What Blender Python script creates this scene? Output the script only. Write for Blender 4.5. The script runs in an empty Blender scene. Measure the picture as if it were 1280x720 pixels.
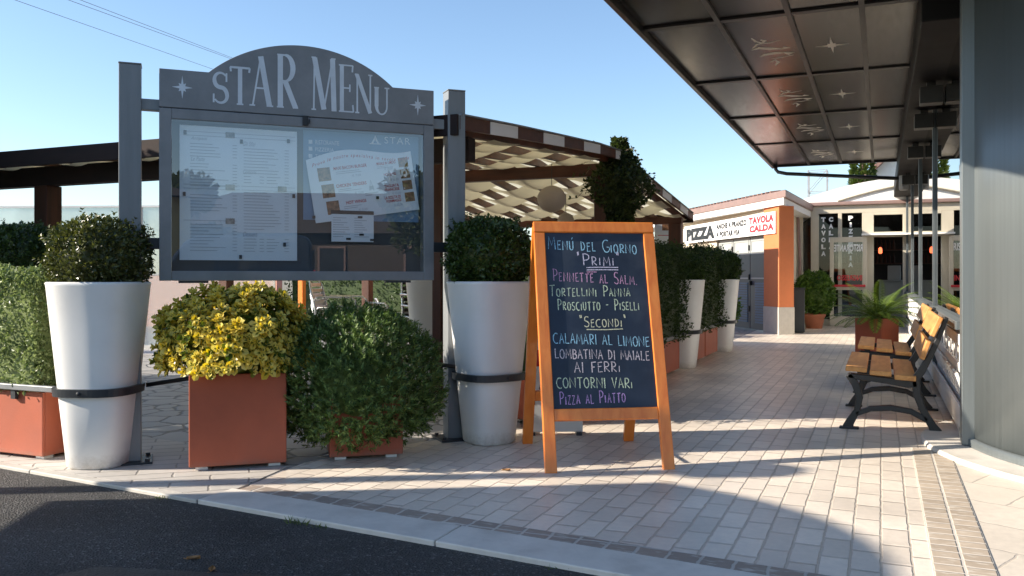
import bpy, bmesh, math, random
from mathutils import Vector, Matrix, noise as mnoise

# ------------------------------------------------------------------ camera, sky, sun, exposure
SC = bpy.context.scene
COL = SC.collection
R = math.radians
SUN_AZ, SUN_EL = R(29.0), R(26.0)          # light travels towards (cos az, sin az)

cam_data = bpy.data.cameras.new("camera")
cam_data.sensor_width = 36.0
cam_data.lens = 30.43
cam_data.shift_y = -13.0 / 1280.0
cam_data.clip_start = 0.05
cam_data.clip_end = 2000.0
cam = bpy.data.objects.new("camera", cam_data)
COL.objects.link(cam)
cam.location = (0, 0, 1.15)
cam.rotation_euler = (R(90), 0, R(23.1))
SC.camera = cam

world = bpy.data.worlds.new("World")
SC.world = world
world.use_nodes = True
wn = world.node_tree
bg = wn.nodes["Background"]
sky = wn.nodes.new("ShaderNodeTexSky")
sky.sky_type = 'NISHITA'
sky.sun_disc = False
sky.sun_elevation = SUN_EL
to_sun = Vector((-math.cos(SUN_AZ), -math.sin(SUN_AZ)))
sky.sun_rotation = math.atan2(to_sun.x, to_sun.y) % (2 * math.pi)
sky.air_density = 1.0
sky.dust_density = 0.3
sky.ozone_density = 2.5
wn.links.new(sky.outputs[0], bg.inputs[0])
bg.inputs[1].default_value = 0.106

sun_data = bpy.data.lights.new("sun", 'SUN')
sun_data.energy = 4.6
sun_data.angle = R(0.5)
sun_data.color = (1.0, 0.90, 0.76)
sun = bpy.data.objects.new("sun", sun_data)
COL.objects.link(sun)
d = Vector((math.cos(SUN_AZ) * math.cos(SUN_EL), math.sin(SUN_AZ) * math.cos(SUN_EL), -math.sin(SUN_EL)))
sun.rotation_euler = d.to_track_quat('-Z', 'Y').to_euler()

SC.view_settings.view_transform = 'Standard'
SC.view_settings.look = 'None'
SC.view_settings.exposure = 1.12
SC.view_settings.gamma = 1.0
SC.view_settings.use_curve_mapping = False
SC.render.engine = 'CYCLES'
SC.cycles.max_bounces = 8
SC.cycles.transparent_max_bounces = 12
SC.cycles.sample_clamp_indirect = 6.0
SC.cycles.caustics_reflective = True
SC.cycles.blur_glossy = 0.35
SC.cycles.caustics_refractive = False

rng = random.Random(7)

# ------------------------------------------------------------------ materials
def nodes_of(m):
    m.use_nodes = True
    return m.node_tree.nodes, m.node_tree.links, m.node_tree.nodes["Principled BSDF"]

def mat(name, col, rough=0.6, metal=0.0, var=0.12, scale=6.0, bump=0.0, bscale=None, spec=0.5, streak=0.0, coat=0.0,
        dirt=None, dirt_scale=2.0, dirt_amt=0.5, aniso=None):
    """plain surface with noise variation, fine bump, optional dirt blotches"""
    m = bpy.data.materials.new(name)
    N, L, B = nodes_of(m)
    B.inputs["Roughness"].default_value = rough
    B.inputs["Metallic"].default_value = metal
    B.inputs["Specular IOR Level"].default_value = spec
    B.inputs["Coat Weight"].default_value = coat
    tc = N.new("ShaderNodeTexCoord")
    mp = N.new("ShaderNodeMapping")
    L.new(tc.outputs["Object"], mp.inputs[0])
    if aniso:
        mp.inputs["Scale"].default_value = aniso
    nz = N.new("ShaderNodeTexNoise")
    nz.inputs["Scale"].default_value = scale
    nz.inputs["Detail"].default_value = 6
    nz.inputs["Roughness"].default_value = 0.65
    L.new(mp.outputs[0], nz.inputs["Vector"])
    cr = N.new("ShaderNodeValToRGB")
    lo = [max(0, c * (1 - var)) for c in col]
    hi = [min(1, c * (1 + var)) for c in col]
    cr.color_ramp.elements[0].position = 0.3
    cr.color_ramp.elements[1].position = 0.7
    cr.color_ramp.elements[0].color = (*lo, 1)
    cr.color_ramp.elements[1].color = (*hi, 1)
    L.new(nz.outputs["Fac"], cr.inputs[0])
    out = cr.outputs[0]
    if dirt:
        n2 = N.new("ShaderNodeTexNoise")
        n2.inputs["Scale"].default_value = dirt_scale
        n2.inputs["Detail"].default_value = 8
        L.new(tc.outputs["Object"], n2.inputs["Vector"])
        r2 = N.new("ShaderNodeValToRGB")
        r2.color_ramp.elements[0].position = 0.52
        r2.color_ramp.elements[1].position = 0.75
        L.new(n2.outputs["Fac"], r2.inputs[0])
        mu = N.new("ShaderNodeMath"); mu.operation = 'MULTIPLY'
        mu.inputs[1].default_value = dirt_amt
        L.new(r2.outputs[0], mu.inputs[0])
        mx = N.new("ShaderNodeMix"); mx.data_type = 'RGBA'
        L.new(mu.outputs[0], mx.inputs["Factor"])
        L.new(out, mx.inputs["A"])
        mx.inputs["B"].default_value = (*dirt, 1)
        out = mx.outputs["Result"]
    L.new(out, B.inputs["Base Color"])
    rr = N.new("ShaderNodeMapRange")
    rr.inputs["To Min"].default_value = max(0.02, rough - 0.08)
    rr.inputs["To Max"].default_value = min(1, rough + 0.08)
    L.new(nz.outputs["Fac"], rr.inputs["Value"])
    L.new(rr.outputs[0], B.inputs["Roughness"])
    if bump > 0:
        n3 = N.new("ShaderNodeTexNoise")
        n3.inputs["Scale"].default_value = bscale or scale * 6
        n3.inputs["Detail"].default_value = 5
        L.new(mp.outputs[0], n3.inputs["Vector"])
        bp = N.new("ShaderNodeBump")
        bp.inputs["Strength"].default_value = bump
        bp.inputs["Distance"].default_value = 0.01
        L.new(n3.outputs["Fac"], bp.inputs["Height"])
        L.new(bp.outputs[0], B.inputs["Normal"])
    return m

def splash(m, col, h=.16, scale=14):
    """mud splashed up from the ground over the lowest part"""
    N, L, B = nodes_of(m)
    src = B.inputs["Base Color"].links[0].from_socket
    tc = N.new("ShaderNodeTexCoord"); sp = N.new("ShaderNodeSeparateXYZ"); L.new(tc.outputs["Object"], sp.inputs[0])
    mr = N.new("ShaderNodeMapRange"); mr.inputs["From Min"].default_value = h; mr.inputs["From Max"].default_value = 0.0
    L.new(sp.outputs["Z"], mr.inputs["Value"])
    nz = N.new("ShaderNodeTexNoise"); nz.inputs["Scale"].default_value = scale; nz.inputs["Detail"].default_value = 8; nz.inputs["Roughness"].default_value = .75
    L.new(tc.outputs["Object"], nz.inputs["Vector"])
    ad = N.new("ShaderNodeMath"); ad.operation = 'MULTIPLY'; L.new(mr.outputs[0], ad.inputs[0]); L.new(nz.outputs["Fac"], ad.inputs[1])
    cr = N.new("ShaderNodeValToRGB"); cr.color_ramp.elements[0].position = .22; cr.color_ramp.elements[1].position = .62; cr.color_ramp.elements[1].color = (.75, .75, .75, 1)
    L.new(ad.outputs[0], cr.inputs[0])
    mx = N.new("ShaderNodeMix"); mx.data_type = 'RGBA'; L.new(cr.outputs[0], mx.inputs["Factor"]); L.new(src, mx.inputs["A"]); mx.inputs["B"].default_value = (*col, 1)
    L.new(mx.outputs["Result"], B.inputs["Base Color"])
    return m

def wood(name, c1, c2, rough=0.5, axis_scale=(30, 30, 2.0), bump=0.15, coat=0.0):
    m = bpy.data.materials.new(name)
    N, L, B = nodes_of(m)
    tc = N.new("ShaderNodeTexCoord")
    mp = N.new("ShaderNodeMapping"); mp.inputs["Scale"].default_value = axis_scale
    L.new(tc.outputs["Object"], mp.inputs[0])
    nz = N.new("ShaderNodeTexNoise")
    nz.inputs["Scale"].default_value = 1.0; nz.inputs["Detail"].default_value = 8
    nz.inputs["Distortion"].default_value = 0.6
    L.new(mp.outputs[0], nz.inputs["Vector"])
    cr = N.new("ShaderNodeValToRGB")
    cr.color_ramp.elements[0].position = 0.3; cr.color_ramp.elements[0].color = (*c1, 1)
    cr.color_ramp.elements[1].position = 0.7; cr.color_ramp.elements[1].color = (*c2, 1)
    L.new(nz.outputs["Fac"], cr.inputs[0])
    L.new(cr.outputs[0], B.inputs["Base Color"])
    B.inputs["Roughness"].default_value = rough
    B.inputs["Coat Weight"].default_value = coat
    bp = N.new("ShaderNodeBump"); bp.inputs["Strength"].default_value = bump; bp.inputs["Distance"].default_value = 0.004
    L.new(nz.outputs["Fac"], bp.inputs["Height"]); L.new(bp.outputs[0], B.inputs["Normal"])
    return m

def leaf_mat(name, dark, light, trans=0.3, rough=0.45, spec=0.4):
    m = bpy.data.materials.new(name)
    N, L, B = nodes_of(m)
    g = N.new("ShaderNodeNewGeometry")
    cr = N.new("ShaderNodeValToRGB")
    cr.color_ramp.elements[0].color = (*dark, 1)
    cr.color_ramp.elements[1].color = (*light, 1)
    L.new(g.outputs["Random Per Island"], cr.inputs[0])
    L.new(cr.outputs[0], B.inputs["Base Color"])
    B.inputs["Roughness"].default_value = rough
    B.inputs["Specular IOR Level"].default_value = spec
    tr = N.new("ShaderNodeBsdfTranslucent")
    hs = N.new("ShaderNodeHueSaturation"); hs.inputs["Saturation"].default_value = 1.15; hs.inputs["Value"].default_value = 1.4
    L.new(cr.outputs[0], hs.inputs["Color"]); L.new(hs.outputs[0], tr.inputs["Color"])
    mx = N.new("ShaderNodeMixShader"); mx.inputs[0].default_value = trans
    L.new(B.outputs[0], mx.inputs[1]); L.new(tr.outputs[0], mx.inputs[2])
    L.new(mx.outputs[0], N["Material Output"].inputs["Surface"])
    return m

def glass_mat(name, tint=(0.9, 0.95, 0.95), ior=1.5, boost=0.0, rough=0.0, milky=0.0, milk=(0.8, 0.85, 0.85)):
    m = bpy.data.materials.new(name)
    N, L, B = nodes_of(m)
    N.remove(B)
    fr = N.new("ShaderNodeFresnel"); fr.inputs[0].default_value = ior
    ad = N.new("ShaderNodeMath"); ad.operation = 'ADD'; ad.inputs[1].default_value = boost; ad.use_clamp = True
    L.new(fr.outputs[0], ad.inputs[0])
    ge = N.new("ShaderNodeNewGeometry")
    sb = N.new("ShaderNodeMath"); sb.operation = 'SUBTRACT'; sb.inputs[0].default_value = 1.0
    L.new(ge.outputs["Backfacing"], sb.inputs[1])
    fm = N.new("ShaderNodeMath"); fm.operation = 'MULTIPLY'
    L.new(ad.outputs[0], fm.inputs[0]); L.new(sb.outputs[0], fm.inputs[1]); ad = fm
    t = N.new("ShaderNodeBsdfTransparent"); t.inputs[0].default_value = (*[c ** .5 for c in tint], 1)
    base = t.outputs[0]
    if milky > 0:
        df = N.new("ShaderNodeBsdfDiffuse"); df.inputs[0].default_value = (*milk, 1)
        tl = N.new("ShaderNodeBsdfTranslucent"); tl.inputs[0].default_value = (*milk, 1)
        mm = N.new("ShaderNodeMixShader"); mm.inputs[0].default_value = 0.5
        L.new(df.outputs[0], mm.inputs[1]); L.new(tl.outputs[0], mm.inputs[2])
        m2 = N.new("ShaderNodeMixShader"); m2.inputs[0].default_value = milky
        L.new(base, m2.inputs[1]); L.new(mm.outputs[0], m2.inputs[2])
        base = m2.outputs[0]
    gl = N.new("ShaderNodeBsdfGlossy"); gl.inputs["Roughness"].default_value = rough
    mx = N.new("ShaderNodeMixShader")
    L.new(ad.outputs[0], mx.inputs[0]); L.new(base, mx.inputs[1]); L.new(gl.outputs[0], mx.inputs[2])
    L.new(mx.outputs[0], N["Material Output"].inputs["Surface"])
    return m

def lamp_mat(name, col, k):
    m = mat(name, col, .5, 0, .05)
    B = m.node_tree.nodes["Principled BSDF"]; B.inputs["Emission Color"].default_value = (*col, 1); B.inputs["Emission Strength"].default_value = k
    return m

def fabric_mat(name, col, trans=0.45):
    m = bpy.data.materials.new(name)
    N, L, B = nodes_of(m)
    tc = N.new("ShaderNodeTexCoord")
    nz = N.new("ShaderNodeTexNoise"); nz.inputs["Scale"].default_value = 3; nz.inputs["Detail"].default_value = 6
    L.new(tc.outputs["Object"], nz.inputs["Vector"])
    cr = N.new("ShaderNodeValToRGB")
    cr.color_ramp.elements[0].color = (*[c * .82 for c in col], 1)
    cr.color_ramp.elements[1].color = (*[min(1, c * 1.1) for c in col], 1)
    L.new(nz.outputs["Fac"], cr.inputs[0])
    L.new(cr.outputs[0], B.inputs["Base Color"]); B.inputs["Roughness"].default_value = 0.85
    tr = N.new("ShaderNodeBsdfTranslucent"); L.new(cr.outputs[0], tr.inputs[0])
    mx = N.new("ShaderNodeMixShader"); mx.inputs[0].default_value = trans
    L.new(B.outputs[0], mx.inputs[1]); L.new(tr.outputs[0], mx.inputs[2])
    L.new(mx.outputs[0], N["Material Output"].inputs["Surface"])
    return m

def paver_mat(name, ca, cb, mortar, bw, rh, msize, rot=0.0, offset=0.5, bump=0.6, rough=0.5, jitter=0.012, worn=None, off_xy=(0, 0), stretch=1.0):
    """stone setts: long side of each sett along local x after rotating by rot"""
    m = bpy.data.materials.new(name)
    N, L, B = nodes_of(m)
    tc = N.new("ShaderNodeTexCoord")
    # wobble the joints a little
    nzv = N.new("ShaderNodeTexNoise"); nzv.inputs["Scale"].default_value = 13.0; nzv.inputs["Detail"].default_value = 2
    L.new(tc.outputs["Object"], nzv.inputs["Vector"])
    sb = N.new("ShaderNodeVectorMath"); sb.operation = 'SUBTRACT'; sb.inputs[1].default_value = (.5, .5, .5)
    L.new(nzv.outputs["Color"], sb.inputs[0])
    sc = N.new("ShaderNodeVectorMath"); sc.operation = 'SCALE'; sc.inputs["Scale"].default_value = jitter * 2
    L.new(sb.outputs[0], sc.inputs[0])
    ad = N.new("ShaderNodeVectorMath"); ad.operation = 'ADD'
    L.new(tc.outputs["Object"], ad.inputs[0]); L.new(sc.outputs[0], ad.inputs[1])
    mp = N.new("ShaderNodeMapping")
    mp.inputs["Rotation"].default_value = (0, 0, rot)
    mp.inputs["Location"].default_value = (off_xy[0], off_xy[1], 0)
    mp.inputs["Scale"].default_value = (1, 1 / stretch, 1)
    L.new(ad.outputs[0], mp.inputs[0])
    bt = N.new("ShaderNodeTexBrick")
    bt.offset = offset; bt.squash = 1.0
    bt.inputs["Scale"].default_value = 1.0
    bt.inputs["Brick Width"].default_value = bw
    bt.inputs["Row Height"].default_value = rh
    bt.inputs["Mortar Size"].default_value = msize
    bt.inputs["Mortar Smooth"].default_value = 0.6
    bt.inputs["Bias"].default_value = -0.15
    bt.inputs["Color1"].default_value = (*ca, 1)
    bt.inputs["Color2"].default_value = (*cb, 1)
    bt.inputs["Mortar"].default_value = (*mortar, 1)
    L.new(mp.outputs[0], bt.inputs["Vector"])
    n1 = N.new("ShaderNodeTexNoise"); n1.inputs["Scale"].default_value = 22; n1.inputs["Detail"].default_value = 9; n1.inputs["Roughness"].default_value = 0.7
    L.new(tc.outputs["Object"], n1.inputs["Vector"])
    n2 = N.new("ShaderNodeTexNoise"); n2.inputs["Scale"].default_value = 0.9; n2.inputs["Detail"].default_value = 5
    L.new(tc.outputs["Object"], n2.inputs["Vector"])
    mr = N.new("ShaderNodeMapRange"); mr.inputs["To Min"].default_value = 0.78; mr.inputs["To Max"].default_value = 1.2
    L.new(n1.outputs["Fac"], mr.inputs["Value"])
    mr2 = N.new("ShaderNodeMapRange"); mr2.inputs["From Min"].default_value = .3; mr2.inputs["From Max"].default_value = .7
    mr2.inputs["To Min"].default_value = 0.80; mr2.inputs["To Max"].default_value = 1.14
    L.new(n2.outputs["Fac"], mr2.inputs["Value"])
    mul = N.new("ShaderNodeMath"); mul.operation = 'MULTIPLY'
    L.new(mr.outputs[0], mul.inputs[0]); L.new(mr2.outputs[0], mul.inputs[1])
    mc = N.new("ShaderNodeVectorMath"); mc.operation = 'SCALE'
    L.new(bt.outputs["Color"], mc.inputs[0]); L.new(mul.outputs[0], mc.inputs["Scale"])
    out = mc.outputs[0]
    if worn:
        n4 = N.new("ShaderNodeTexNoise"); n4.inputs["Scale"].default_value = 34; n4.inputs["Detail"].default_value = 8
        mp4 = N.new("ShaderNodeMapping"); mp4.inputs["Scale"].default_value = (.4, 1, 1)
        L.new(tc.outputs["Object"], mp4.inputs[0]); L.new(mp4.outputs[0], n4.inputs["Vector"])
        r4 = N.new("ShaderNodeValToRGB"); r4.color_ramp.elements[0].position = .54; r4.color_ramp.elements[1].position = .70
        L.new(n4.outputs["Fac"], r4.inputs[0])
        mx = N.new("ShaderNodeMix"); mx.data_type = 'RGBA'
        L.new(r4.outputs[0], mx.inputs["Factor"]); L.new(out, mx.inputs["A"]); mx.inputs["B"].default_value = (*worn, 1)
        out = mx.outputs["Result"]
    # joints hold a little dark grit in places
    L.new(out, B.inputs["Base Color"])
    rr = N.new("ShaderNodeMapRange"); rr.inputs["To Min"].default_value = rough - .12; rr.inputs["To Max"].default_value = rough + .15
    L.new(n1.outputs["Fac"], rr.inputs["Value"]); L.new(rr.outputs[0], B.inputs["Roughness"])
    inv = N.new("ShaderNodeMath"); inv.operation = 'MULTIPLY_ADD'; inv.inputs[1].default_value = -1.0; inv.inputs[2].default_value = 1.0
    L.new(bt.outputs["Fac"], inv.inputs[0])
    hm = N.new("ShaderNodeMath"); hm.operation = 'MULTIPLY_ADD'; hm.inputs[1].default_value = 0.25
    L.new(n1.outputs["Fac"], hm.inputs[0]); L.new(inv.outputs[0], hm.inputs[2])
    bp = N.new("ShaderNodeBump"); bp.inputs["Strength"].default_value = bump; bp.inputs["Distance"].default_value = 0.006
    L.new(hm.outputs[0], bp.inputs["Height"]); L.new(bp.outputs[0], B.inputs["Normal"])
    return m

def crazy_mat(name, ca, cb, joint):
    m = bpy.data.materials.new(name)
    N, L, B = nodes_of(m)
    tc = N.new("ShaderNodeTexCoord")
    nz = N.new("ShaderNodeTexNoise"); nz.inputs["Scale"].default_value = 2.5; nz.inputs["Detail"].default_value = 4
    L.new(tc.outputs["Object"], nz.inputs["Vector"])
    sc = N.new("ShaderNodeVectorMath"); sc.operation = 'SCALE'; sc.inputs["Scale"].default_value = .25
    L.new(nz.outputs["Color"], sc.inputs[0])
    ad = N.new("ShaderNodeVectorMath"); ad.operation = 'ADD'
    L.new(tc.outputs["Object"], ad.inputs[0]); L.new(sc.outputs[0], ad.inputs[1])
    v = N.new("ShaderNodeTexVoronoi"); v.feature = 'DISTANCE_TO_EDGE'; v.inputs["Scale"].default_value = 3.4
    v2 = N.new("ShaderNodeTexVoronoi"); v2.inputs["Scale"].default_value = 3.4
    L.new(ad.outputs[0], v.inputs["Vector"]); L.new(ad.outputs[0], v2.inputs["Vector"])
    cr = N.new("ShaderNodeValToRGB"); cr.color_ramp.elements[0].position = .02; cr.color_ramp.elements[1].position = .06
    L.new(v.outputs["Distance"], cr.inputs[0])
    c2 = N.new("ShaderNodeMix"); c2.data_type = 'RGBA'
    c2.inputs["A"].default_value = (*ca, 1); c2.inputs["B"].default_value = (*cb, 1)
    sp = N.new("ShaderNodeSeparateColor"); L.new(v2.outputs["Color"], sp.inputs[0]); L.new(sp.outputs[0], c2.inputs["Factor"])
    mx = N.new("ShaderNodeMix"); mx.data_type = 'RGBA'
    L.new(cr.outputs[0], mx.inputs["Factor"]); mx.inputs["A"].default_value = (*joint, 1); L.new(c2.outputs["Result"], mx.inputs["B"])
    L.new(mx.outputs["Result"], B.inputs["Base Color"]); B.inputs["Roughness"].default_value = .5
    bp = N.new("ShaderNodeBump"); bp.inputs["Strength"].default_value = .7; bp.inputs["Distance"].default_value = .01
    L.new(cr.outputs[0], bp.inputs["Height"]); L.new(bp.outputs[0], B.inputs["Normal"])
    return m

def asphalt_mat():
    m = bpy.data.materials.new("asphalt")
    N, L, B = nodes_of(m)
    tc = N.new("ShaderNodeTexCoord")
    v = N.new("ShaderNodeTexVoronoi"); v.inputs["Scale"].default_value = 95
    L.new(tc.outputs["Object"], v.inputs["Vector"])
    sp = N.new("ShaderNodeSeparateColor"); L.new(v.outputs["Color"], sp.inputs[0])
    cr = N.new("ShaderNodeValToRGB")
    cr.color_ramp.elements[0].color = (.030, .029, .028, 1); cr.color_ramp.elements[1].color = (.10, .097, .092, 1)
    e = cr.color_ramp.elements.new(.9); e.color = (.058, .056, .054, 1)
    e2 = cr.color_ramp.elements.new(.97); e2.color = (.15, .145, .14, 1)
    L.new(sp.outputs[0], cr.inputs[0])
    n2 = N.new("ShaderNodeTexNoise"); n2.inputs["Scale"].default_value = 1.3; n2.inputs["Detail"].default_value = 7; n2.inputs["Distortion"].default_value = .5
    L.new(tc.outputs["Object"], n2.inputs["Vector"])
    mr = N.new("ShaderNodeMapRange"); mr.inputs["From Min"].default_value = .35; mr.inputs["From Max"].default_value = .62
    mr.inputs["To Min"].default_value = .6; mr.inputs["To Max"].default_value = 1.2
    L.new(n2.outputs["Fac"], mr.inputs["Value"])
    mc = N.new("ShaderNodeVectorMath"); mc.operation = 'SCALE'
    L.new(cr.outputs[0], mc.inputs[0]); L.new(mr.outputs[0], mc.inputs["Scale"])
    L.new(mc.outputs[0], B.inputs["Base Color"]); B.inputs["Roughness"].default_value = .8
    bp = N.new("ShaderNodeBump"); bp.inputs["Strength"].default_value = .9; bp.inputs["Distance"].default_value = .012
    L.new(v.outputs["Distance"], bp.inputs["Height"]); L.new(bp.outputs[0], B.inputs["Normal"])
    return m

def roof_tile_mat():
    m = bpy.data.materials.new("roof tiles")
    N, L, B = nodes_of(m)
    tc = N.new("ShaderNodeTexCoord")
    bt = N.new("ShaderNodeTexBrick"); bt.inputs["Scale"].default_value = 1; bt.inputs["Brick Width"].default_value = .25
    bt.inputs["Row Height"].default_value = .3; bt.inputs["Mortar Size"].default_value = .015
    bt.inputs["Color1"].default_value = (.30, .17, .13, 1); bt.inputs["Color2"].default_value = (.22, .13, .11, 1); bt.inputs["Mortar"].default_value = (.1, .06, .05, 1)
    L.new(tc.outputs["Object"], bt.inputs["Vector"]); L.new(bt.outputs[0], B.inputs["Base Color"])
    B.inputs["Roughness"].default_value = .8
    bp = N.new("ShaderNodeBump"); bp.inputs["Strength"].default_value = .7; bp.inputs["Distance"].default_value = .02; bp.invert = True
    L.new(bt.outputs["Fac"], bp.inputs["Height"]); L.new(bp.outputs[0], B.inputs["Normal"])
    return m

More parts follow.
